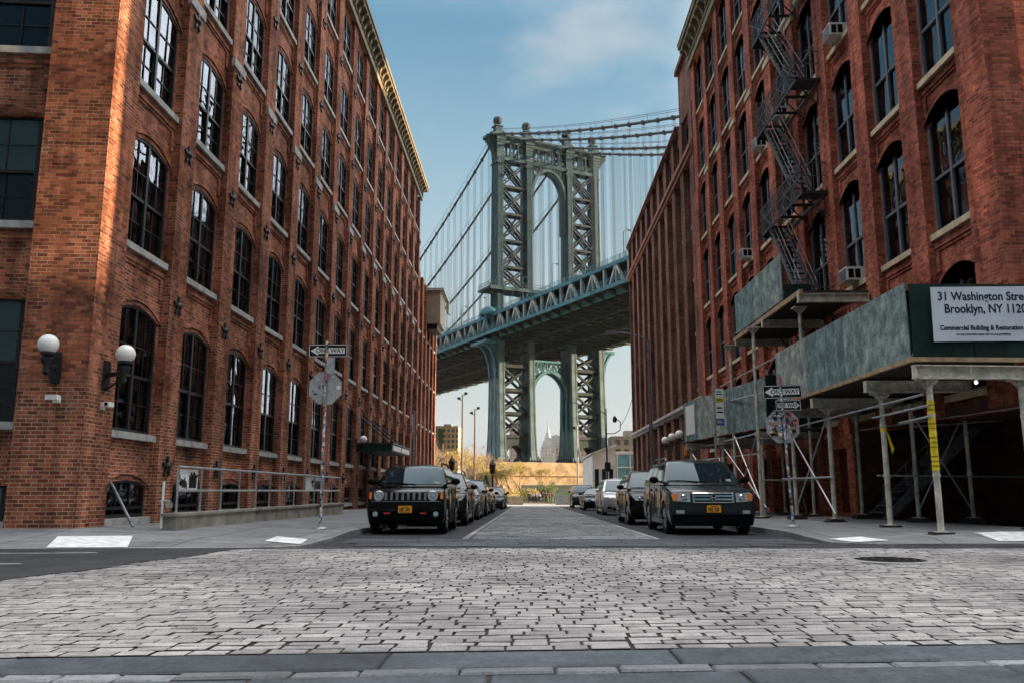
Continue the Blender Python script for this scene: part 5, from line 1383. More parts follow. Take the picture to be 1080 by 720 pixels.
    if st == 'jeep':
        put('grille',strip(-.50,.50,hf-.245,hf-.055,.010,.04,10),'trim')
        g = MB()
        for i in range(8): x = -.455+i*.13; patch([(x-.028,hf-.235),(x+.028,hf-.235),(x+.028,hf-.065),(x-.028,hf-.065)],.02,.04,g)
        put('grille_bars',g,'ironG')
        g = strip(-.80,.80,hf-.275,hf-.255,.025,.03,14); put('grille_trim',g,'ironG')
        for sx in (-1,1):
            x,z = sx*.62,hf-.145; y = fy(x,z)
            a = MB(); a.lathe([(.125,0),(.125,.03),(.11,.04)],(x,y+.02,z),(0,-1,0),24); h = put('headlight',a,'chrome',root,40)
            a = MB(); a.lathe([(.108,.045),(.10,.055),(.085,.03),(.06,.045),(1e-6,.05)],(x,y+.02,z),(0,-1,0),24); put('lens',a,'lamp',h,50)
            a = patch([(sx*.80,hf-.21),(sx*.86,hf-.21),(sx*.86,hf-.06),(sx*.80,hf-.06)],.012); put('side_marker',a,'amber')
            x,z = sx*.70,gc+.235; a = MB(); a.lathe([(.06,0),(.06,.03),(.045,.035),(1e-6,.03)],(x,fy(x,z)-.0,z),(0,-1,0),16); put('fog_light',a,'lamp',root,40)
            a = MB(); x = sx*.42; a.path([(x-.06,fy(x,gc+.26)-.03,gc+.26),(x-.05,fy(x,gc+.26)-.09,gc+.255),(x+.05,fy(x,gc+.26)-.09,gc+.255),(x+.06,fy(x,gc+.26)-.03,gc+.26)],.016,6); put('tow_hook',a,'red')
    elif st == 'pilot':
        put('grille',strip(-.43,.43,hf-.26,hf-.075,.012,.04,8),'trim')
        g = MB(); strip(-.46,.46,hf-.075,hf-.055,.035,.05,8,g); strip(-.46,.46,hf-.285,hf-.262,.035,.05,8,g)
        for z in (hf-.13,hf-.205): strip(-.43,.43,z-.02,z+.02,.028,.03,8,g)
        for sx in (-1,1): patch([(sx*.43,hf-.28),(sx*.47,hf-.28),(sx*.47,hf-.055),(sx*.43,hf-.055)],.034,.05,g)
        put('grille_trim',g,'chrome')
        g = MB(); z = hf-.168; y = fy(0,z)-.045
        g.lathe([(.0001,0),(.085,0),(.085,.012),(.0001,.012)],(0,y+.012,z),(0,-1,0),20); put('emblem_plate',g,'trim')
        g = MB()
        for sx in (-1,1): g.beam((sx*.032,y-.006,z-.055),(sx*.045,y-.006,z+.055),.016,.014,(0,1,0))
        g.box(-.036,.036,y-.012,y+.001,z-.010,z+.008)
        for a in range(20):
            t0,t1 = 2*pi*a/20,2*pi*(a+1)/20; g.beam((.075*cos(t0),y-.004,z+.072*sin(t0)),(.075*cos(t1),y-.004,z+.072*sin(t1)),.012,.012,(0,1,0))
        put('emblem',g,'chrome')
        for sx in (-1,1):
            a = patch([(sx*.52,hf-.27),(sx*.90,hf-.25),(sx*.93,hf-.10),(sx*.86,hf-.055),(sx*.52,hf-.07)],.012,.06); h = put('headlight',a,'lamp')
            a = patch([(sx*.80,hf-.24),(sx*.90,hf-.235),(sx*.92,hf-.10),(sx*.85,hf-.075),(sx*.80,hf-.08)],.018,.03) if sx else None; put('turn_lens',a,'amber',h)
            a = MB(); x = sx*.66; a.lathe([(.07,.0),(.05,.03),(1e-6,.02)],(x,fy(x,hf-.165)-.012,hf-.165),(0,-1,0),16); put('reflector',a,'chrome',h,50)
            a = patch([(sx*.66,gc+.27),(sx*.84,gc+.27),(sx*.84,gc+.35),(sx*.66,gc+.35)],.02); put('fog_light',a,'lamp')
    else:
        gz0 = hf-.27 if st != 'sedan' else hf-.19
        put('grille',patch([(-.34,gz0),(.34,gz0),(.42,hf-.08),(-.42,hf-.08)],.016,.05),'trim')
        g = MB()
        for k in range(4): z = gz0+.02+k*(hf-.1-gz0)/3.6; strip(-.36-.015*k,.36+.015*k,z,z+.014,.026,.02,6,g)
        strip(-.44,.44,hf-.085,hf-.062,.03,.03,6,g); put('grille_trim',g,'chrome')
        for sx in (-1,1):
            a = patch([(sx*.47,hf-.16),(sx*.80,hf-.17),(sx*.90,hf-.05),(sx*.78,hf-.035),(sx*.50,hf-.085)],.014,.06); h = put('headlight',a,'lamp')
            x = sx*.68; a = MB(); a.lathe([(.05,.0),(.035,.02),(1e-6,.01)],(x,fy(x,hf-.11)-.016,hf-.11),(0,-1,0),14); put('reflector',a,'chrome',h,50)
            a = patch([(sx*.58,gc+.16),(sx*.80,gc+.16),(sx*.78,gc+.27),(sx*.60,gc+.25)],.024); put('fog_recess',a,'trim')
    # ---- sides
    for sx in (-1,1):
        for yw in (ya,yb):
            t,rm = wheel_meshes(wr,st != 'jeep')
            w = place('wheel',t,root,(sx*(hx-.115),yw,wr),0 if sx > 0 else pi); place('rim',rm,w)
            if c['clad']:
                a = MB(); ang = [pi*k/14 for k in range(15)]; r0,r1 = wr+.04,wr+.115; x = sx*(hw(yw,.6)+.006)
                pts = [(x,yw+r1*cos(q),max(gc,wr+r1*sin(q))) for q in ang]+[(x,yw+r0*cos(q),max(gc,wr+r0*sin(q))) for q in ang[::-1]]
                a.prism(pts,(-sx*.05,0,0)); put('arch_trim',a,'trim')
        a = MB(); x = sx*hw(L/2,gc+.1); a.box(min(x-sx*.06,x+sx*.012),max(x-sx*.06,x+sx*.012),ya+wr+.12,yb-wr-.12,gc+.0,gc+.13 if not c['clad'] else gc+.2); put('side_sill',a,'trim' if c['clad'] else paint)
        # door gaps and handles
        a = MB()
        for yd in c['doors']:
            for z0,z1 in ((gc+.2,.62),(.62,bz-.03)):
                xx = sx*(max(hw(yd,z0),hw(yd,z1))+.0015); a.box(min(xx,xx-sx*.02),max(xx,xx-sx*.02),yd-.005,yd+.005,z0,z1)
            put('door_gap',a,'trim'); a = MB()
        for yd in c['doors'][1:]:
            a = MB(); xx = sx*(hw(yd,bz-.12)+.0); a.box(min(xx,xx+sx*.035),max(xx,xx+sx*.035),yd-.24,yd-.05,bz-.155,bz-.12); put('door_handle',a,paint)
        # mirrors
        a = MB(); px = sx*(wb+.01); a.beam((px-sx*.02,cy+.30,bz+.05),(px+sx*.09,cy+.27,bz+.07),.06,.04); a.sphere((px+sx*.17,cy+.26,bz+.10),.1,14,sc=(1.15,.62,.85)); mi = put('wing_mirror',a,'trim' if st in('jeep','pilot') else paint,root,50)
        a = MB(); a.prism([(sx*(wb+.01),c['wtop']+.1,H-.10),(sx*(wb+.01),0,0)][:1]+[],(0,0,0)) if False else None
        if c['rails']:
            a = MB(); xr = sx*(wt-.03); ys,ye = c['wtop']+.25,c['rtop']-.2
            a.path([(xr,ys,zt+.02),(xr,ys+.12,zt+.095),(xr,ye-.12,zt+.095),(xr,ye,zt+.02)],.022,8); put('roof_rail',a,'trim' if st == 'jeep' else 'ironG',root,40)
        a = patch([(0,0),(0,0),(0,0)],0) if False else None
        a = MB(); x = sx*hx*.80; a.box(min(x-.09,x+.09),max(x-.09,x+.09),L-.10,L-.035,bz-.32,bz-.08); put('tail_light',a,'red')
    # inner wheel-well floor so no light shows beneath
    a = MB(); a.box(-hx*.8,hx*.8,.35,L-.35,gc-.015,gc+.16); put('underbody',a,'trim')
    # inspection sticker on the screen
    p = G('f',.86,.17); a = MB(); a.box(p.x-.06,p.x+.06,p.y-.03,p.y-.02,p.z-.03,p.z+.04); put('screen_sticker',a,'signwhite',ws)
    return root
SUV = dict(W=1.97,H=1.80,L=4.78,gc=.22,wr=.37,hf=1.02,hr=1.14,cowl=1.30,belt=1.17,axles=(.95,3.65),bow=.13,roofw=.73,wtop=1.98,rtop=4.35,rbase=4.72,sidew=((.06,.34),(.37,.62),(.65,.95)),doors=(1.45,2.45,3.35),style='pilot',clad=False,rails=True,platez=.60)
JEEP = dict(W=1.81,H=1.67,L=4.24,gc=.24,wr=.355,hf=1.03,hr=1.10,cowl=1.15,belt=1.13,axles=(.80,3.37),bow=.12,roofw=.74,wtop=1.62,rtop=3.85,rbase=4.18,sidew=((.08,.36),(.39,.66),(.70,.95)),doors=(1.25,2.25,3.05),style='jeep',clad=True,rails=True,platez=.585)
CROSS = dict(SUV,W=1.92,H=1.66,L=4.7,hf=.93,hr=1.06,cowl=1.25,belt=1.07,bow=.22,roofw=.68,wtop=2.10,rtop=3.95,rbase=4.6,style='cross',platez=.5,gc=.2,wr=.36,doors=(1.4,2.45,3.35))
SEDAN = dict(SUV,W=1.83,H=1.46,L=4.8,hf=.76,hr=.93,cowl=1.35,belt=.96,bow=.24,roofw=.62,wtop=2.15,rtop=3.35,rbase=4.25,style='sedan',platez=.45,gc=.16,wr=.33,rails=False,sidew=((.10,.44),(.48,.82)),axles=(.93,3.72),doors=(1.5,2.5,3.4))
VAN = dict(SUV,W=2.0,H=1.76,L=5.1,hf=.90,hr=1.08,cowl=1.05,belt=1.06,bow=.25,roofw=.72,wtop=2.05,rtop=4.6,rbase=5.02,style='cross',platez=.48,gc=.16,wr=.34,rails=False,axles=(.98,4.05),doors=(1.55,2.7,3.8))
gL,gR = 'cars parked along the left kerb','cars parked along the right kerb'
for lab,x,y,c,p,g in (
  ('boxy black off-roader with round headlights and red tow hooks at the left kerb',-2.83,19.85,JEEP,'pblack',gL),
  ('dark brown crossover parked directly behind the boxy black off-roader',-2.80,25.6,CROSS,'pbrown',gL),
  ('grey sedan parked second behind the boxy black off-roader',-2.76,32.0,SEDAN,'pgrey',gL),
  ('dark navy crossover third behind the boxy black off-roader, in the left row',-2.8,38.2,CROSS,'pnavy',gL),
  ('black sedan near the middle of the left parked row, below the canopy',-2.76,44.8,SEDAN,'pblack',gL),
  ('grey green sedan next to last in the left parked row',-2.62,58.5,SEDAN,'pgreen',gL),
  ('black crossover at the far end of the left parked row, near the lantern post',-2.65,65.0,CROSS,'pblack',gL),
  ('big green-grey SUV with a chrome barred grille, nearest at the right kerb',4.22,19.75,SUV,'pgreen',gR),
  ('glossy black crossover parked directly behind the big green-grey SUV',4.10,26.4,dict(CROSS,H=1.72,W=1.97),'pblack',gR),
  ('silver minivan in the right parked row',4.52,40.5,VAN,'psilver',gR),
  ('dark navy sedan behind the silver minivan',4.42,54.5,SEDAN,'pnavy',gR),
  ('dark grey SUV at the far end of the right parked row',4.40,67.0,dict(SUV,style='cross'),'pgrey',gR)):
    make_car(lab,(x,y,gz(y+2)),dict(c,group=g),p)

# =================================================================== PEOPLE
def skin(name, verts, edges, radii, mat, parent, root=0, lvl=1):
    me = bpy.data.meshes.new('tmp'); me.from_pydata(verts,edges,[]); ob = bpy.data.objects.new('tmp',me); COL.objects.link(ob)
    md = ob.modifiers.new('s','SKIN'); md.use_smooth_shade = True
    sv = me.skin_vertices[0].data
    for i,r in enumerate(radii): sv[i].radius = (r,r); sv[i].use_root = (i == root)
    sb = ob.modifiers.new('d','SUBSURF'); sb.levels = lvl; sb.render_levels = lvl
    bpy.context.view_layer.update()
    m2 = bpy.data.meshes.new_from_object(ob.evaluated_get(bpy.context.evaluated_depsgraph_get()))
    bpy.data.objects.remove(ob); bpy.data.meshes.remove(me); m2.materials.clear(); m2.materials.append(mat); m2.name = name
    m2.shade_smooth(); return place(name,m2,parent)
def person(label, loc, rz, h, top, legs, hair, stride=0.0, reach=0.0):
    o = thing('person',label,'person',loc,'people gathered at the street end',rz); k = h/1.75
    sc = lambda vs: [tuple(c*k for c in v) for v in vs]
    s = stride
    V = [(0,0,.96),(0,0,1.18),(0,0,1.40),(0,.0,1.50),(0,-.02,1.56),(0,-.03,1.66),(0,-.02,1.74),
         (.18,0,1.42),(.24,.02,1.14),(.22,-.12-reach,.92+reach*1.2),(.215,-.16-reach,.84+reach*1.2),(-.18,0,1.42),(-.24,.02,1.14),(-.22,-.06,.90),(-.215,-.08,.82),
         (.09,0,.92),(.10,-.06-s*.5,.50),(.10,.0-s,.09),(.11,-.16-s,.04),(-.09,0,.92),(-.10,-.03+s*.4,.50),(-.10,.03+s,.09),(-.11,-.13+s,.04)]
    E_ = [(0,1),(1,2),(2,3),(3,4),(4,5),(5,6),(2,7),(7,8),(8,9),(9,10),(2,11),(11,12),(12,13),(13,14),(0,15),(15,16),(16,17),(17,18),(0,19),(19,20),(20,21),(21,22)]
    Rr = [.13,.125,.13,.055,.07,.095,.07,.06,.045,.033,.04,.06,.045,.033,.04,.085,.06,.042,.04,.085,.06,.042,.04]
    body = skin('body',sc(V),E_,[r*k for r in Rr],simple('skin_tone',(.42,.26,.19),.6,var=.1),o)
    iv = [0,1,2,7,8,9,11,12,13]; mp = {a:i for i,a in enumerate(iv)}
    skin('jacket',sc([V[a] for a in iv]),[(mp[a],mp[b]) for a,b in E_ if a in mp and b in mp],[k*(Rr[a]+.02) for a in iv],simple('cloth',top,.85),o)
    iv = [0,15,16,17,19,20,21]; mp = {a:i for i,a in enumerate(iv)}
    skin('trousers',sc([V[a] for a in iv]),[(mp[a],mp[b]) for a,b in E_ if a in mp and b in mp],[k*(Rr[a]+.012) for a in iv],simple('cloth',legs,.85),o)
    m = MB(); m.sphere((0,.015*k,1.69*k),.112*k,14,sc=(.92,1,.95)); m.build('hair',simple('hair',hair,.6),o,angle=60,org=(0,0,0))
    m = MB(); m.sphere((0,-.125*k,1.635*k),.016*k,8,sc=(1,1,1.5)); 
    for sx in (-1,1): m.sphere((sx*.095*k,-.02*k,1.65*k),.022*k,8,sc=(.5,1,1.4))
    m.build('face_features',simple('skin_tone',(.42,.26,.19),.6,var=.1),o,angle=60,org=(0,0,0))
ppl = [(-.15,100,1.72,(.02,.02,.03),(.03,.03,.05),'person in black, leftmost of the group at the street end'),(.35,101,1.66,(.50,.50,.53),(.05,.07,.14),'person in a pale top and blue jeans at the street end'),(.72,99.5,1.75,(.10,.08,.30),(.03,.03,.05),'person in a violet jacket at the street end'),(1.15,100.5,1.62,(.62,.60,.60),(.03,.03,.04),'person in a white top beside the violet jacket'),(1.55,99,1.78,(.03,.04,.10),(.05,.06,.10),'person in a navy jacket mid-stride at the street end'),(1.95,101,1.7,(.03,.03,.03),(.02,.02,.02),'tallish person all in black near the right of the group'),(2.35,100,1.68,(.30,.06,.06),(.04,.05,.09),'person in a dark red jacket at the right of the group'),(2.75,102,1.65,(.18,.20,.30),(.25,.24,.22),'person in a slate jacket and pale trousers, rightmost of the group'),(5.0,101,1.7,(.55,.60,.70),(.05,.05,.08),'person in a pale blue top apart on the right, by the pale block')]
for i,(x,y,h,t,l,lab) in enumerate(ppl):
    x,y = x*1.32+.3,y+37
    person(lab,(x,y,gz(y)),[.2,3.0,1.2,-.6,2.2,.1,-1.4,2.7,.9][i],h,t,l,[(.02,.015,.01),(.08,.05,.03),(.03,.02,.015),(.2,.13,.06)][i%4],[0,.05,.12,0,.22,.04,0,.1,.06][i],[0,.15,0,.2,0,0,.1,0,0][i])
# =================================================================== BLOCKS AT THE STREET END
def cblock(lab, x, y, w, h, mt, nm='concrete_planter'):
    z = gz(y); o = thing(nm,lab,'planter' if 'planter' in nm else 'barrel',(x,y,z))
    m = MB(); m.prism([(x-w/2,y-.45,z),(x+w/2,y-.45,z),(x+w/2+.08,y-.45,z+h),(x-w/2-.08,y-.45,z+h)],(0,.9,0)); b = m.build('trough',mt,o)
    m = MB(); m.box(x-w/2-.12,x+w/2+.12,y-.5,y+.5,z+h,z+h+.1); m.build('rim',mt,o)
cblock('pale buff concrete planter at the left of the people at the street end',-1.35,97,1.5,.85,M['sandstone'])
cblock('grey green concrete planter behind the pale buff one',-2.5,99,1.6,.8,M['concL'])
cblock('long grey concrete planter right of the people',3.9,98,1.6,.95,M['stone'])
cblock('pale blue-grey block planter beside the dark hedge',5.6,98.5,1.0,1.15,simple('pale_blue_block',(.42,.50,.52),.7,var=.2))

# =================================================================== PLANTS
def leaf_cloud(mb, R, c, rad, n, size, squash=.8):
    for _ in range(n):
        while True:
            p = Vector((R.uniform(-1,1),R.uniform(-1,1),R.uniform(-1,1)))
            if .25 < p.length < 1: break
        p = Vector((p.x*rad[0],p.y*rad[1],p.z*rad[2]))+Vector(c); s = size*R.uniform(.5,1.4)
        a = Vector((R.uniform(-1,1),R.uniform(-1,1),R.uniform(-1,1))).normalized(); b = a.orthogonal().normalized()
        mb.add([p-a*s,p+b*s*.5,p+a*s,p-b*s*.5],[(0,1,2,3)])
def bare_tree(lab, x, y, h, seed, spread=.5, mat='twig', buds=0, budmat='leafY'):
    R = random.Random(seed); z = gz(y)-.1; o = thing('bare_tree',lab,'tree',(x,y,z),'bare trees in the park')
    t,c,bd = MB(),MB(),MB()
    def grow(p,d,l,r,k):
        q = p+d*l; mid = p+d*l*.5+Vector((R.uniform(-1,1),R.uniform(-1,1),0))*l*.05
        (t if k < 2 else c).path([p,mid,q],[r,r*.85,r*.68],6 if k < 2 else 3,cap=False)
        if k >= 6:
            for _ in range(buds): leaf_cloud(bd,R,q,(.3,.3,.3),2,.07)
            return
        for i in range(R.choice([2,3,3]) if k else 4):
            a = Vector((R.uniform(-1,1),R.uniform(-1,1),R.uniform(-.2,.5)))
            nd = (d*(1-spread*.5)+a*spread).normalized(); nd.z = max(nd.z,.0); grow(p+d*l*R.uniform(.6,1),nd.normalized(),l*R.uniform(.62,.84),max(.018,r*.6),k+1)
    grow(Vector((x,y,z)),Vector((R.uniform(-.06,.06),R.uniform(-.06,.06),1)).normalized(),h*.27,h*.014,0)
    t.build('trunk',M['bark'],o,recalc=False); c.build('crown',M[mat],o,recalc=False)
    if bd.v: bd.build('buds',M[budmat],o,recalc=False)
TX = ['slim golden budding tree before the masonry pier, left part','slim bare tree before the middle of the masonry pier','golden budding tree at the left end of the masonry pier','leafless tree by the tan apartment tower, nearest the left loft']
for i,(x,y,h,s,mt,bu) in enumerate(((-1.5,172,7.5,21,'twigO',3),(2.6,178,6.8,22,'twigO',1),(-5.4,160,8.0,23,'twigO',4),(-17.5,135,8.5,24,'twigO',1),(-13.5,118,9.0,1,'twig',0),(-10.2,112,7.2,2,'twigO',1),(-8.6,140,8.8,3,'twig',0),(-7.2,120,6.8,4,'twigO',2),(-15.5,150,9.5,5,'twig',0),(-6.0,150,9.0,6,'twig',0),(-4.6,125,5.6,7,'twigO',2),(-11,170,11,8,'twig',0),(-3.4,165,7.5,9,'twig',0))):
    h *= 1.32
    bare_tree((TX+['bare tree at the far left of the park behind the parked cars','small bare tree with golden buds close to the left light poles','bare tree between the two tall brown light poles','small budding golden tree right of the shorter brown pole','bare tree behind the others before the tan apartment tower','tall bare tree close left of the bridge leg','low golden budding tree before the left bridge leg','tallest bare tree farthest back on the left','bare tree right beside the foot of the left bridge leg'])[i],x,y,h,s,.5,mt,bu)
R = random.Random(5)
def shrub(lab, x, y, w, h, mat, n, size, seed, d=None):
    Q = random.Random(seed); z = gz(y)-.05; o = thing('shrub',lab,'shrub',(x,y,z),None)
    m = MB(); d = d or w*.7
    for k in range(9):
        cx = x+Q.uniform(-.38,.38)*w; cy_ = y+Q.uniform(-.3,.3)*d; hh = h*Q.uniform(.45,.8)
        leaf_cloud(m,Q,(cx,cy_,z+hh*.62),(w*.22,d*.25,hh*.42),n//9,size)
    m.build('foliage',M[mat],o,recalc=False)
    t = MB()
    for k in range(10): a = Vector((x+Q.uniform(-.2,.2)*w,y+Q.uniform(-.2,.2)*d,z)); t.path([a,a+Vector((Q.uniform(-.25,.25)*w,0,h*.75))],[.03,.012],4)
    t.build('stems',M['bark'],o,recalc=False)
for a in (('golden shrub low before the masonry pier, at its left end',-3.2,152,4.5,3.4,'leafY',1500,.14,31),('rust twiggy shrub before the masonry pier, in its middle',2.2,160,5.0,3.0,'twigO',1300,.13,32),('pale golden shrub behind the tallish green one',3.9,165,4.0,3.8,'leafY',1300,.14,33),('golden shrub behind the last parked cars on the left',-5.6,108,3.4,1.9,'leafY',900,.13,1),('rust brown shrub left of the people',-3.0,110,3.0,1.7,'twigO',900,.11,2),('yellow green shrub just behind the people',-.4,112,3.0,1.9,'leafY',1000,.12,3),('taller green shrub behind the right of the people',2.3,114,3.0,2.8,'leaf',1200,.13,4),('dark green hedge bush at the foot of the lawn, by the far right cars',6.6,106,4.2,1.6,'leafD',1500,.11,5),('dark green hedge bush nearer the white pavilion',9.4,107,3.4,1.5,'leafD',1200,.11,6),('low golden shrub at the far left park edge',-9.2,104,3.6,1.8,'leafY',900,.13,7),('low olive shrub in front of the masonry pier',.9,140,5.5,2.0,'leaf',1100,.16,8),('dry brown shrub bank at the left foot of the masonry pier',-5.5,150,6,2.6,'twigO',1200,.15,9)):
    lab,x,y,w,h,mt_,n_,sz,sd = a; far = y > 135
    shrub(lab,x if far else x*1.38,y if far else y+42,w*(1 if far else 1.5),h*(1 if far else 1.75),mt_,n_,sz*(1 if far else 1.35),sd)
o = thing('low_wall','pale low wall behind the shrubs at the foot of the masonry pier','wall',(4,186,-1.4))
m = MB(); m.box(-1.5,13.5,186,186.5,-1.6,2.0); m.build('wall_face',simple('pale_render',(.62,.58,.52),.8,var=.25,scale=.8,obj=False),o); m = MB(); m.box(-1.7,13.7,185.85,186.65,2.0,2.22); m.build('coping',M['white'],o)
# small evergreen
o = thing('evergreen_tree','small dark conical evergreen between the light poles and the lantern post','tree',(-4.65,95,gz(95)))
m = MB(); z0 = gz(95); Q = random.Random(4)
for k in range(1300):
    f = Q.random()**.8; r = (1-f)*1.05*Q.uniform(.55,1.0); a = Q.uniform(0,2*pi); p = Vector((-4.65+r*cos(a),95+r*sin(a),z0+.35+f*2.9)); d = Vector((cos(a),sin(a),-.35)); s = .17*Q.uniform(.6,1.3); w = d.orthogonal().normalized()*.05
    m.add([p,p+d*s*.5+w,p+d*s,p+d*s*.5-w],[(0,1,2,3)])
m.build('foliage',M['leafD'],o,recalc=False); m = MB(); m.path([(-4.65,95,z0),(-4.65,95,z0+3)],[.09,.02],6); m.build('trunk',M['bark'],o)

# =================================================================== BUILDINGS BEYOND
def grid_mat(name, wall, win, bw, bh, mort):
    m, nt, b = new_mat(name); L = nt.links.new; g = nt.nodes.new('ShaderNodeNewGeometry')
    sp = nt.nodes.new('ShaderNodeSeparateXYZ'); L(g.outputs['Position'],sp.inputs[0])
    ad = N(nt,'ShaderNodeMath',operation='ADD'); L(sp.outputs[0],ad.inputs[0]); L(sp.outputs[1],ad.inputs[1])
    cb = nt.nodes.new('ShaderNodeCombineXYZ'); L(ad.outputs[0],cb.inputs[0]); L(sp.outputs[2],cb.inputs[1])
    br = nt.nodes.new('ShaderNodeTexBrick'); br.offset = 0; L(cb.outputs[0],br.inputs['Vector']); br.inputs['Scale'].default_value = 1
    br.inputs['Brick Width'].default_value = bw; br.inputs['Row Height'].default_value = bh; br.inputs['Mortar Size'].default_value = mort
    br.inputs['Color1'].default_value = (*win,1); br.inputs['Color2'].default_value = (*[min(1,x*2.2) for x in win],1); br.inputs['Mortar'].default_value = (*wall,1)
    n = N(nt,'ShaderNodeTexNoise',Scale=.05,Detail=4.0); L(g.outputs['Position'],n.inputs['Vector']); r = ramp(nt,n.outputs[0],[(.3,(.8,.8,.8)),(.7,(1.1,1.1,1.1))])
    L(mixc(nt,1,br.outputs[0],r.outputs[0],'MULTIPLY'),b.inputs['Base Color']); b.inputs['Roughness'].default_value = .8; return m
def tower(lab, x0, x1, y, h, mat, d=None, steps=(), nm='tower_block'):
    d = d or (x1-x0); z = -2; o = thing(nm,lab,'building',((x0+x1)/2,y+d/2,z))
    m = MB(); m.box(x0,x1,y,y+d,z,h); m.build('wall',mat,o); w = x1-x0
    m = MB(); m.box(x0-w*.01,x1+w*.01,y-w*.01,y+d,h,h+w*.03); m.box(x0+w*.3,x1-w*.35,y+d*.3,y+d*.7,h+w*.03,h+w*.16); m.build('roof',M['stone'],o)
    return o
o = tower('tan brick apartment tower with rows of small windows, behind the bare trees on the left',-32.6,-24.6,300,23.2,grid_mat('apartment_facade',(.50,.36,.22),(.06,.07,.08),1.55,1.9,.36),16)
m = MB(); m.box(-31.7,-29.9,299.86,299.98,15.5,22.4); m.build('stair_panel',simple('green_panel',(.05,.10,.045),.6),o); m = MB(); m.box(-31.7,-29.9,299.86,299.98,8.5,15.4); m.build('stair_panel',simple('blue_panel',(.04,.08,.13),.6),o)
tower('pinkish housing tower seen between the left bridge legs',-18.5,-3.5,850,66,grid_mat('far_pink',(.40,.31,.27),(.10,.10,.11),3.2,3.4,.8))
tower('low grey housing block at the foot of the left bridge legs',-22,-2,1000,38,grid_mat('far_grey',(.36,.35,.34),(.12,.12,.13),4,3.6,.8))
tower('grey office slab right of the tall spired skyscraper',57.5,83,2100,133,grid_mat('far_slab',(.30,.32,.34),(.14,.16,.18),6,8,1.8))
tower('pale white tower before the office slab',42,57,1500,66,grid_mat('far_white',(.52,.50,.47),(.18,.18,.19),5,6,1.5))
tower('pale stepped tower in front of the spired skyscraper',23,41,1500,76,grid_mat('far_pale',(.46,.44,.42),(.18,.18,.18),5,6,1.5))
tower('far low grey block left of the spired skyscraper',10,26,1700,64,grid_mat('far_low',(.34,.34,.35),(.14,.14,.15),5,6,1.4))
tower('pink brown housing tower seen between the right bridge legs',43,60,850,58,grid_mat('far_pink2',(.42,.31,.26),(.10,.10,.11),3.2,3.4,.8))
tower('tan housing tower partly behind the right bridge leg',26,41,800,42,grid_mat('far_tan',(.42,.34,.27),(.10,.10,.11),3.2,3.4,.8))
tower('beige roofed apartment block above the white pavilion',21.5,34,220,14.4,grid_mat('beige_facade',(.42,.38,.32),(.07,.07,.08),2.2,2.4,.5),10)
# spired skyscraper
o = thing('skyscraper','tall stepped grey skyscraper with a needle spire, framed by the bridge arch','building',(59.5,2520,-2)); mt = grid_mat('spire_facade',(.34,.36,.38),(.20,.22,.24),4,7,1.2)
m = MB()
for w,d,z0,z1 in ((58,50,-2,92),(46,42,92,118),(38,36,118,134),(30,28,134,146),(22,22,146,154)): m.box(59.5-w/2,59.5+w/2,2520-d/2,2520+d/2,z0,z1)
m.build('tower_body',mt,o); m = MB(); m.lathe([(10,154),(8,160),(6.5,168),(3.4,176),(2.2,184),(1.4,196),(.6,206)],(59.5,2520,0),n=12); m.build('spire',mt,o)
# pavilion
o = thing('pavilion','low white building with narrow dark windows past the dark warehouse','building',(10,98,gz(98)))
m = MB(); m.add([(6.75,90,-1.2),(9.2,90,-1.2),(9.2,106,-1.2),(6.75,106,-1.2),(6.75,90,4.7),(9.2,90,5.6),(9.2,106,5.6),(6.75,106,4.7)],[(0,3,2,1),(4,5,6,7),(0,1,5,4),(1,2,6,5),(2,3,7,6),(3,0,4,7)]); m.build('wall',M['offwhite'],o)
for k in range(3): m = MB(); m.box(6.98+k*.75,7.4+k*.75,89.95,89.99,-.4,3.2); m.build('window',M['cglass'],o)
m = MB(); m.add([(6.6,89.8,4.72),(9.35,89.8,5.72),(9.35,106.2,5.72),(6.6,106.2,4.72),(6.6,89.8,4.86),(9.35,89.8,5.86),(9.35,106.2,5.86),(6.6,106.2,4.86)],[(0,3,2,1),(4,5,6,7),(0,1,5,4),(1,2,6,5),(2,3,7,6),(3,0,4,7)]); m.build('roof',M['offwhite'],o)
o = thing('glass_hall','glass hall with a white frame grid between the pavilion and the dark warehouse','building',(14,112,gz(112)))
m = MB(); m.box(9.9,24,112,126,-1.2,5.6); m.build('glazing',simple('blue_green_glass',(.10,.22,.26),.1,var=.5,scale=.3),o)
m = MB()
for k in range(9): m.box(9.85+k*1.7,9.98+k*1.7,111.85,111.99,-1.2,5.6)
for z in (.6,2.2,3.9,5.6): m.box(9.85,24,111.84,111.985,z,z+.13)
m.build('frame_grid',M['offwhite'],o); m = MB(); m.box(9.7,24.2,111.7,126.2,5.75,6.0); m.build('roof',M['offwhite'],o)
m = MB(); m.box(10.6,12.4,111.6,111.7,.9,1.9); m.build('sign_board',M['signwhite'],o)
# block closing the east end of the side street, out of frame; it keeps the low sun off the crossing
def east_block():
    o = thing('brick_building','brick warehouse block across the east end of the side street, out of the picture','building',(92,6,0))
    m = MB(); T = lambda u,n,v: (84-n, -30+u, v)
    op = facade(m,T,70,20.2,[(1.2+3.5*k,3.4+3.5*k) for k in range(19)],1.8,[(1,2.4,.2),(5,2.4,.2),(9,2.4,.2),(13,2.4,.2)],corbel=False,ring=False)
    m.box(84.8,100,-29.9,39.9,-1.4,20.1); m.build('wall',M['brickR'],o)
    for c,s,h,r in op:
        w = MB(T); w.box(c-.9,c+.9,-.55,-.5,s,s+h+.2); w.build('window',M['cglass'],o)
east_block()
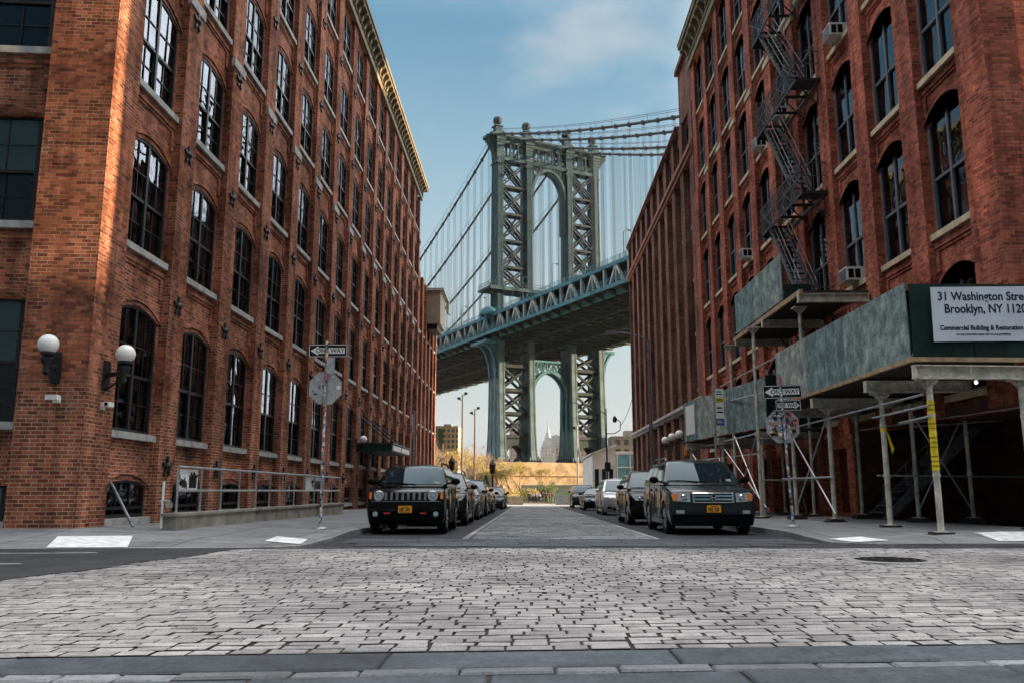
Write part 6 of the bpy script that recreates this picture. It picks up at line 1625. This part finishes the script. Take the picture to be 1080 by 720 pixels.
# =================================================================== CAMERA, SKY, SUN
cam = bpy.data.cameras.new('camera'); co = bpy.data.objects.new('camera',cam); COL.objects.link(co)
cam.lens = 895/1080*36; cam.sensor_width = 36; cam.sensor_fit = 'HORIZONTAL'; cam.clip_start = .1; cam.clip_end = 20000
co.location = (0,0,.96); co.rotation_euler = (radians(90+9.9495),0,radians(1.0718)); SC.camera = co
EL,AZ = radians(9.0),radians(-.6)       # sun stands east (+X), low
sun = bpy.data.lights.new('sun','SUN'); so = bpy.data.objects.new('sun',sun); COL.objects.link(so)
sun.energy = SUN_E; sun.angle = radians(.8); sun.color = (1,.72,.42)
d = Vector((cos(EL)*cos(AZ),cos(EL)*sin(AZ),sin(EL))); so.rotation_euler = d.to_track_quat('Z','Y').to_euler(); so.location = (60,0,40)
W = bpy.data.worlds.new('World'); SC.world = W; W.use_nodes = True; nt = W.node_tree; L = nt.links.new
bg = nt.nodes['Background']; bg.inputs[1].default_value = SKY_S
sky = nt.nodes.new('ShaderNodeTexSky'); sky.sky_type = 'NISHITA'; sky.sun_disc = False; sky.sun_elevation = EL
sky.sun_rotation = pi/2-AZ; sky.air_density = 1.3; sky.dust_density = 1.2; sky.ozone_density = 2.5; sky.altitude = 10
tc = nt.nodes.new('ShaderNodeTexCoord')
sp = nt.nodes.new('ShaderNodeSeparateXYZ'); L(tc.outputs['Generated'],sp.inputs[0])
# bright sky veil added overhead and east to light the facades, faint wisps ahead
mp = N(nt,'ShaderNodeMapping'); mp.inputs['Scale'].default_value = (1.6,1.6,4.0); mp.inputs['Location'].default_value = (.4,.2,0); L(tc.outputs['Generated'],mp.inputs[0])
n1 = N(nt,'ShaderNodeTexNoise',Scale=1.5,Detail=6.0,Roughness=.55); L(mp.outputs[0],n1.inputs['Vector'])
def mr(src,a,b,c=0,d=1):
    m = N(nt,'ShaderNodeMapRange'); m.interpolation_type = 'SMOOTHSTEP'; m.inputs['From Min'].default_value = a; m.inputs['From Max'].default_value = b; m.inputs['To Min'].default_value = c; m.inputs['To Max'].default_value = d; L(src,m.inputs[0]); return m.outputs[0]
def mth(op,a,b):
    m = N(nt,'ShaderNodeMath',operation=op)
    for i,x in enumerate((a,b)):
        if hasattr(x,'links'): L(x,m.inputs[i])
        else: m.inputs[i].default_value = x
    return m.outputs[0]
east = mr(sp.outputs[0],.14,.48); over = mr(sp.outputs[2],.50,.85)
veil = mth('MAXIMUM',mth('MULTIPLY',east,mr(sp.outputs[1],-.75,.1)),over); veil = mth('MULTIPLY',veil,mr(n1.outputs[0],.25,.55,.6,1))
wisp = mth('MULTIPLY',mr(n1.outputs[0],.43,.72,0,.6),1)
low = mr(sp.outputs[2],.62,-.05,0,.97)
f = mth('MAXIMUM',wisp,low)
f = mth('MINIMUM',f,1.0)
base = mixc(nt,1.0,sky.outputs[0],SKY_TINT,'MULTIPLY')
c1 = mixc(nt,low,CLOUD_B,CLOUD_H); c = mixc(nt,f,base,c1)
c = mixc(nt,veil,c,SKY_FILL)
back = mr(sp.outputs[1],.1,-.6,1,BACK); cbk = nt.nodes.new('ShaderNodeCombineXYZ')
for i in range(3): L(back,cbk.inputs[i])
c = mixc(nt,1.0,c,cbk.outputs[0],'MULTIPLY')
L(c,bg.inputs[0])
SC.view_settings.view_transform = 'Standard'; SC.view_settings.look = 'None'; SC.view_settings.gamma = 1; SC.view_settings.exposure = EXPO
SC.view_settings.use_curve_mapping = False
SC.render.engine = 'CYCLES'; cy = SC.cycles
cy.max_bounces = 8; cy.diffuse_bounces = 4; cy.glossy_bounces = 4; cy.transparent_max_bounces = 12; cy.transmission_bounces = 4; cy.sample_clamp_indirect = 6; cy.use_denoising = True
cy.caustics_reflective = False; cy.caustics_refractive = False
SC.render.resolution_x = 1024; SC.render.resolution_y = 682; SC.render.film_transparent = False
# =================================================================== AIR
hm = bpy.data.materials.new('haze_air'); hm.use_nodes = True; _n = hm.node_tree; _n.nodes.remove(_n.nodes['Principled BSDF'])
_v = _n.nodes.new('ShaderNodeVolumePrincipled'); _v.inputs['Color'].default_value = (.86,.90,.95,1); _v.inputs['Density'].default_value = HAZE; _v.inputs['Anisotropy'].default_value = .2
_n.links.new(_v.outputs[0], _n.nodes['Material Output'].inputs['Volume'])
m = MB(); m.box(-930,930,-70,2780,-8,225); hz = m.build('haze',hm); hz['kind'] = 'stuff'
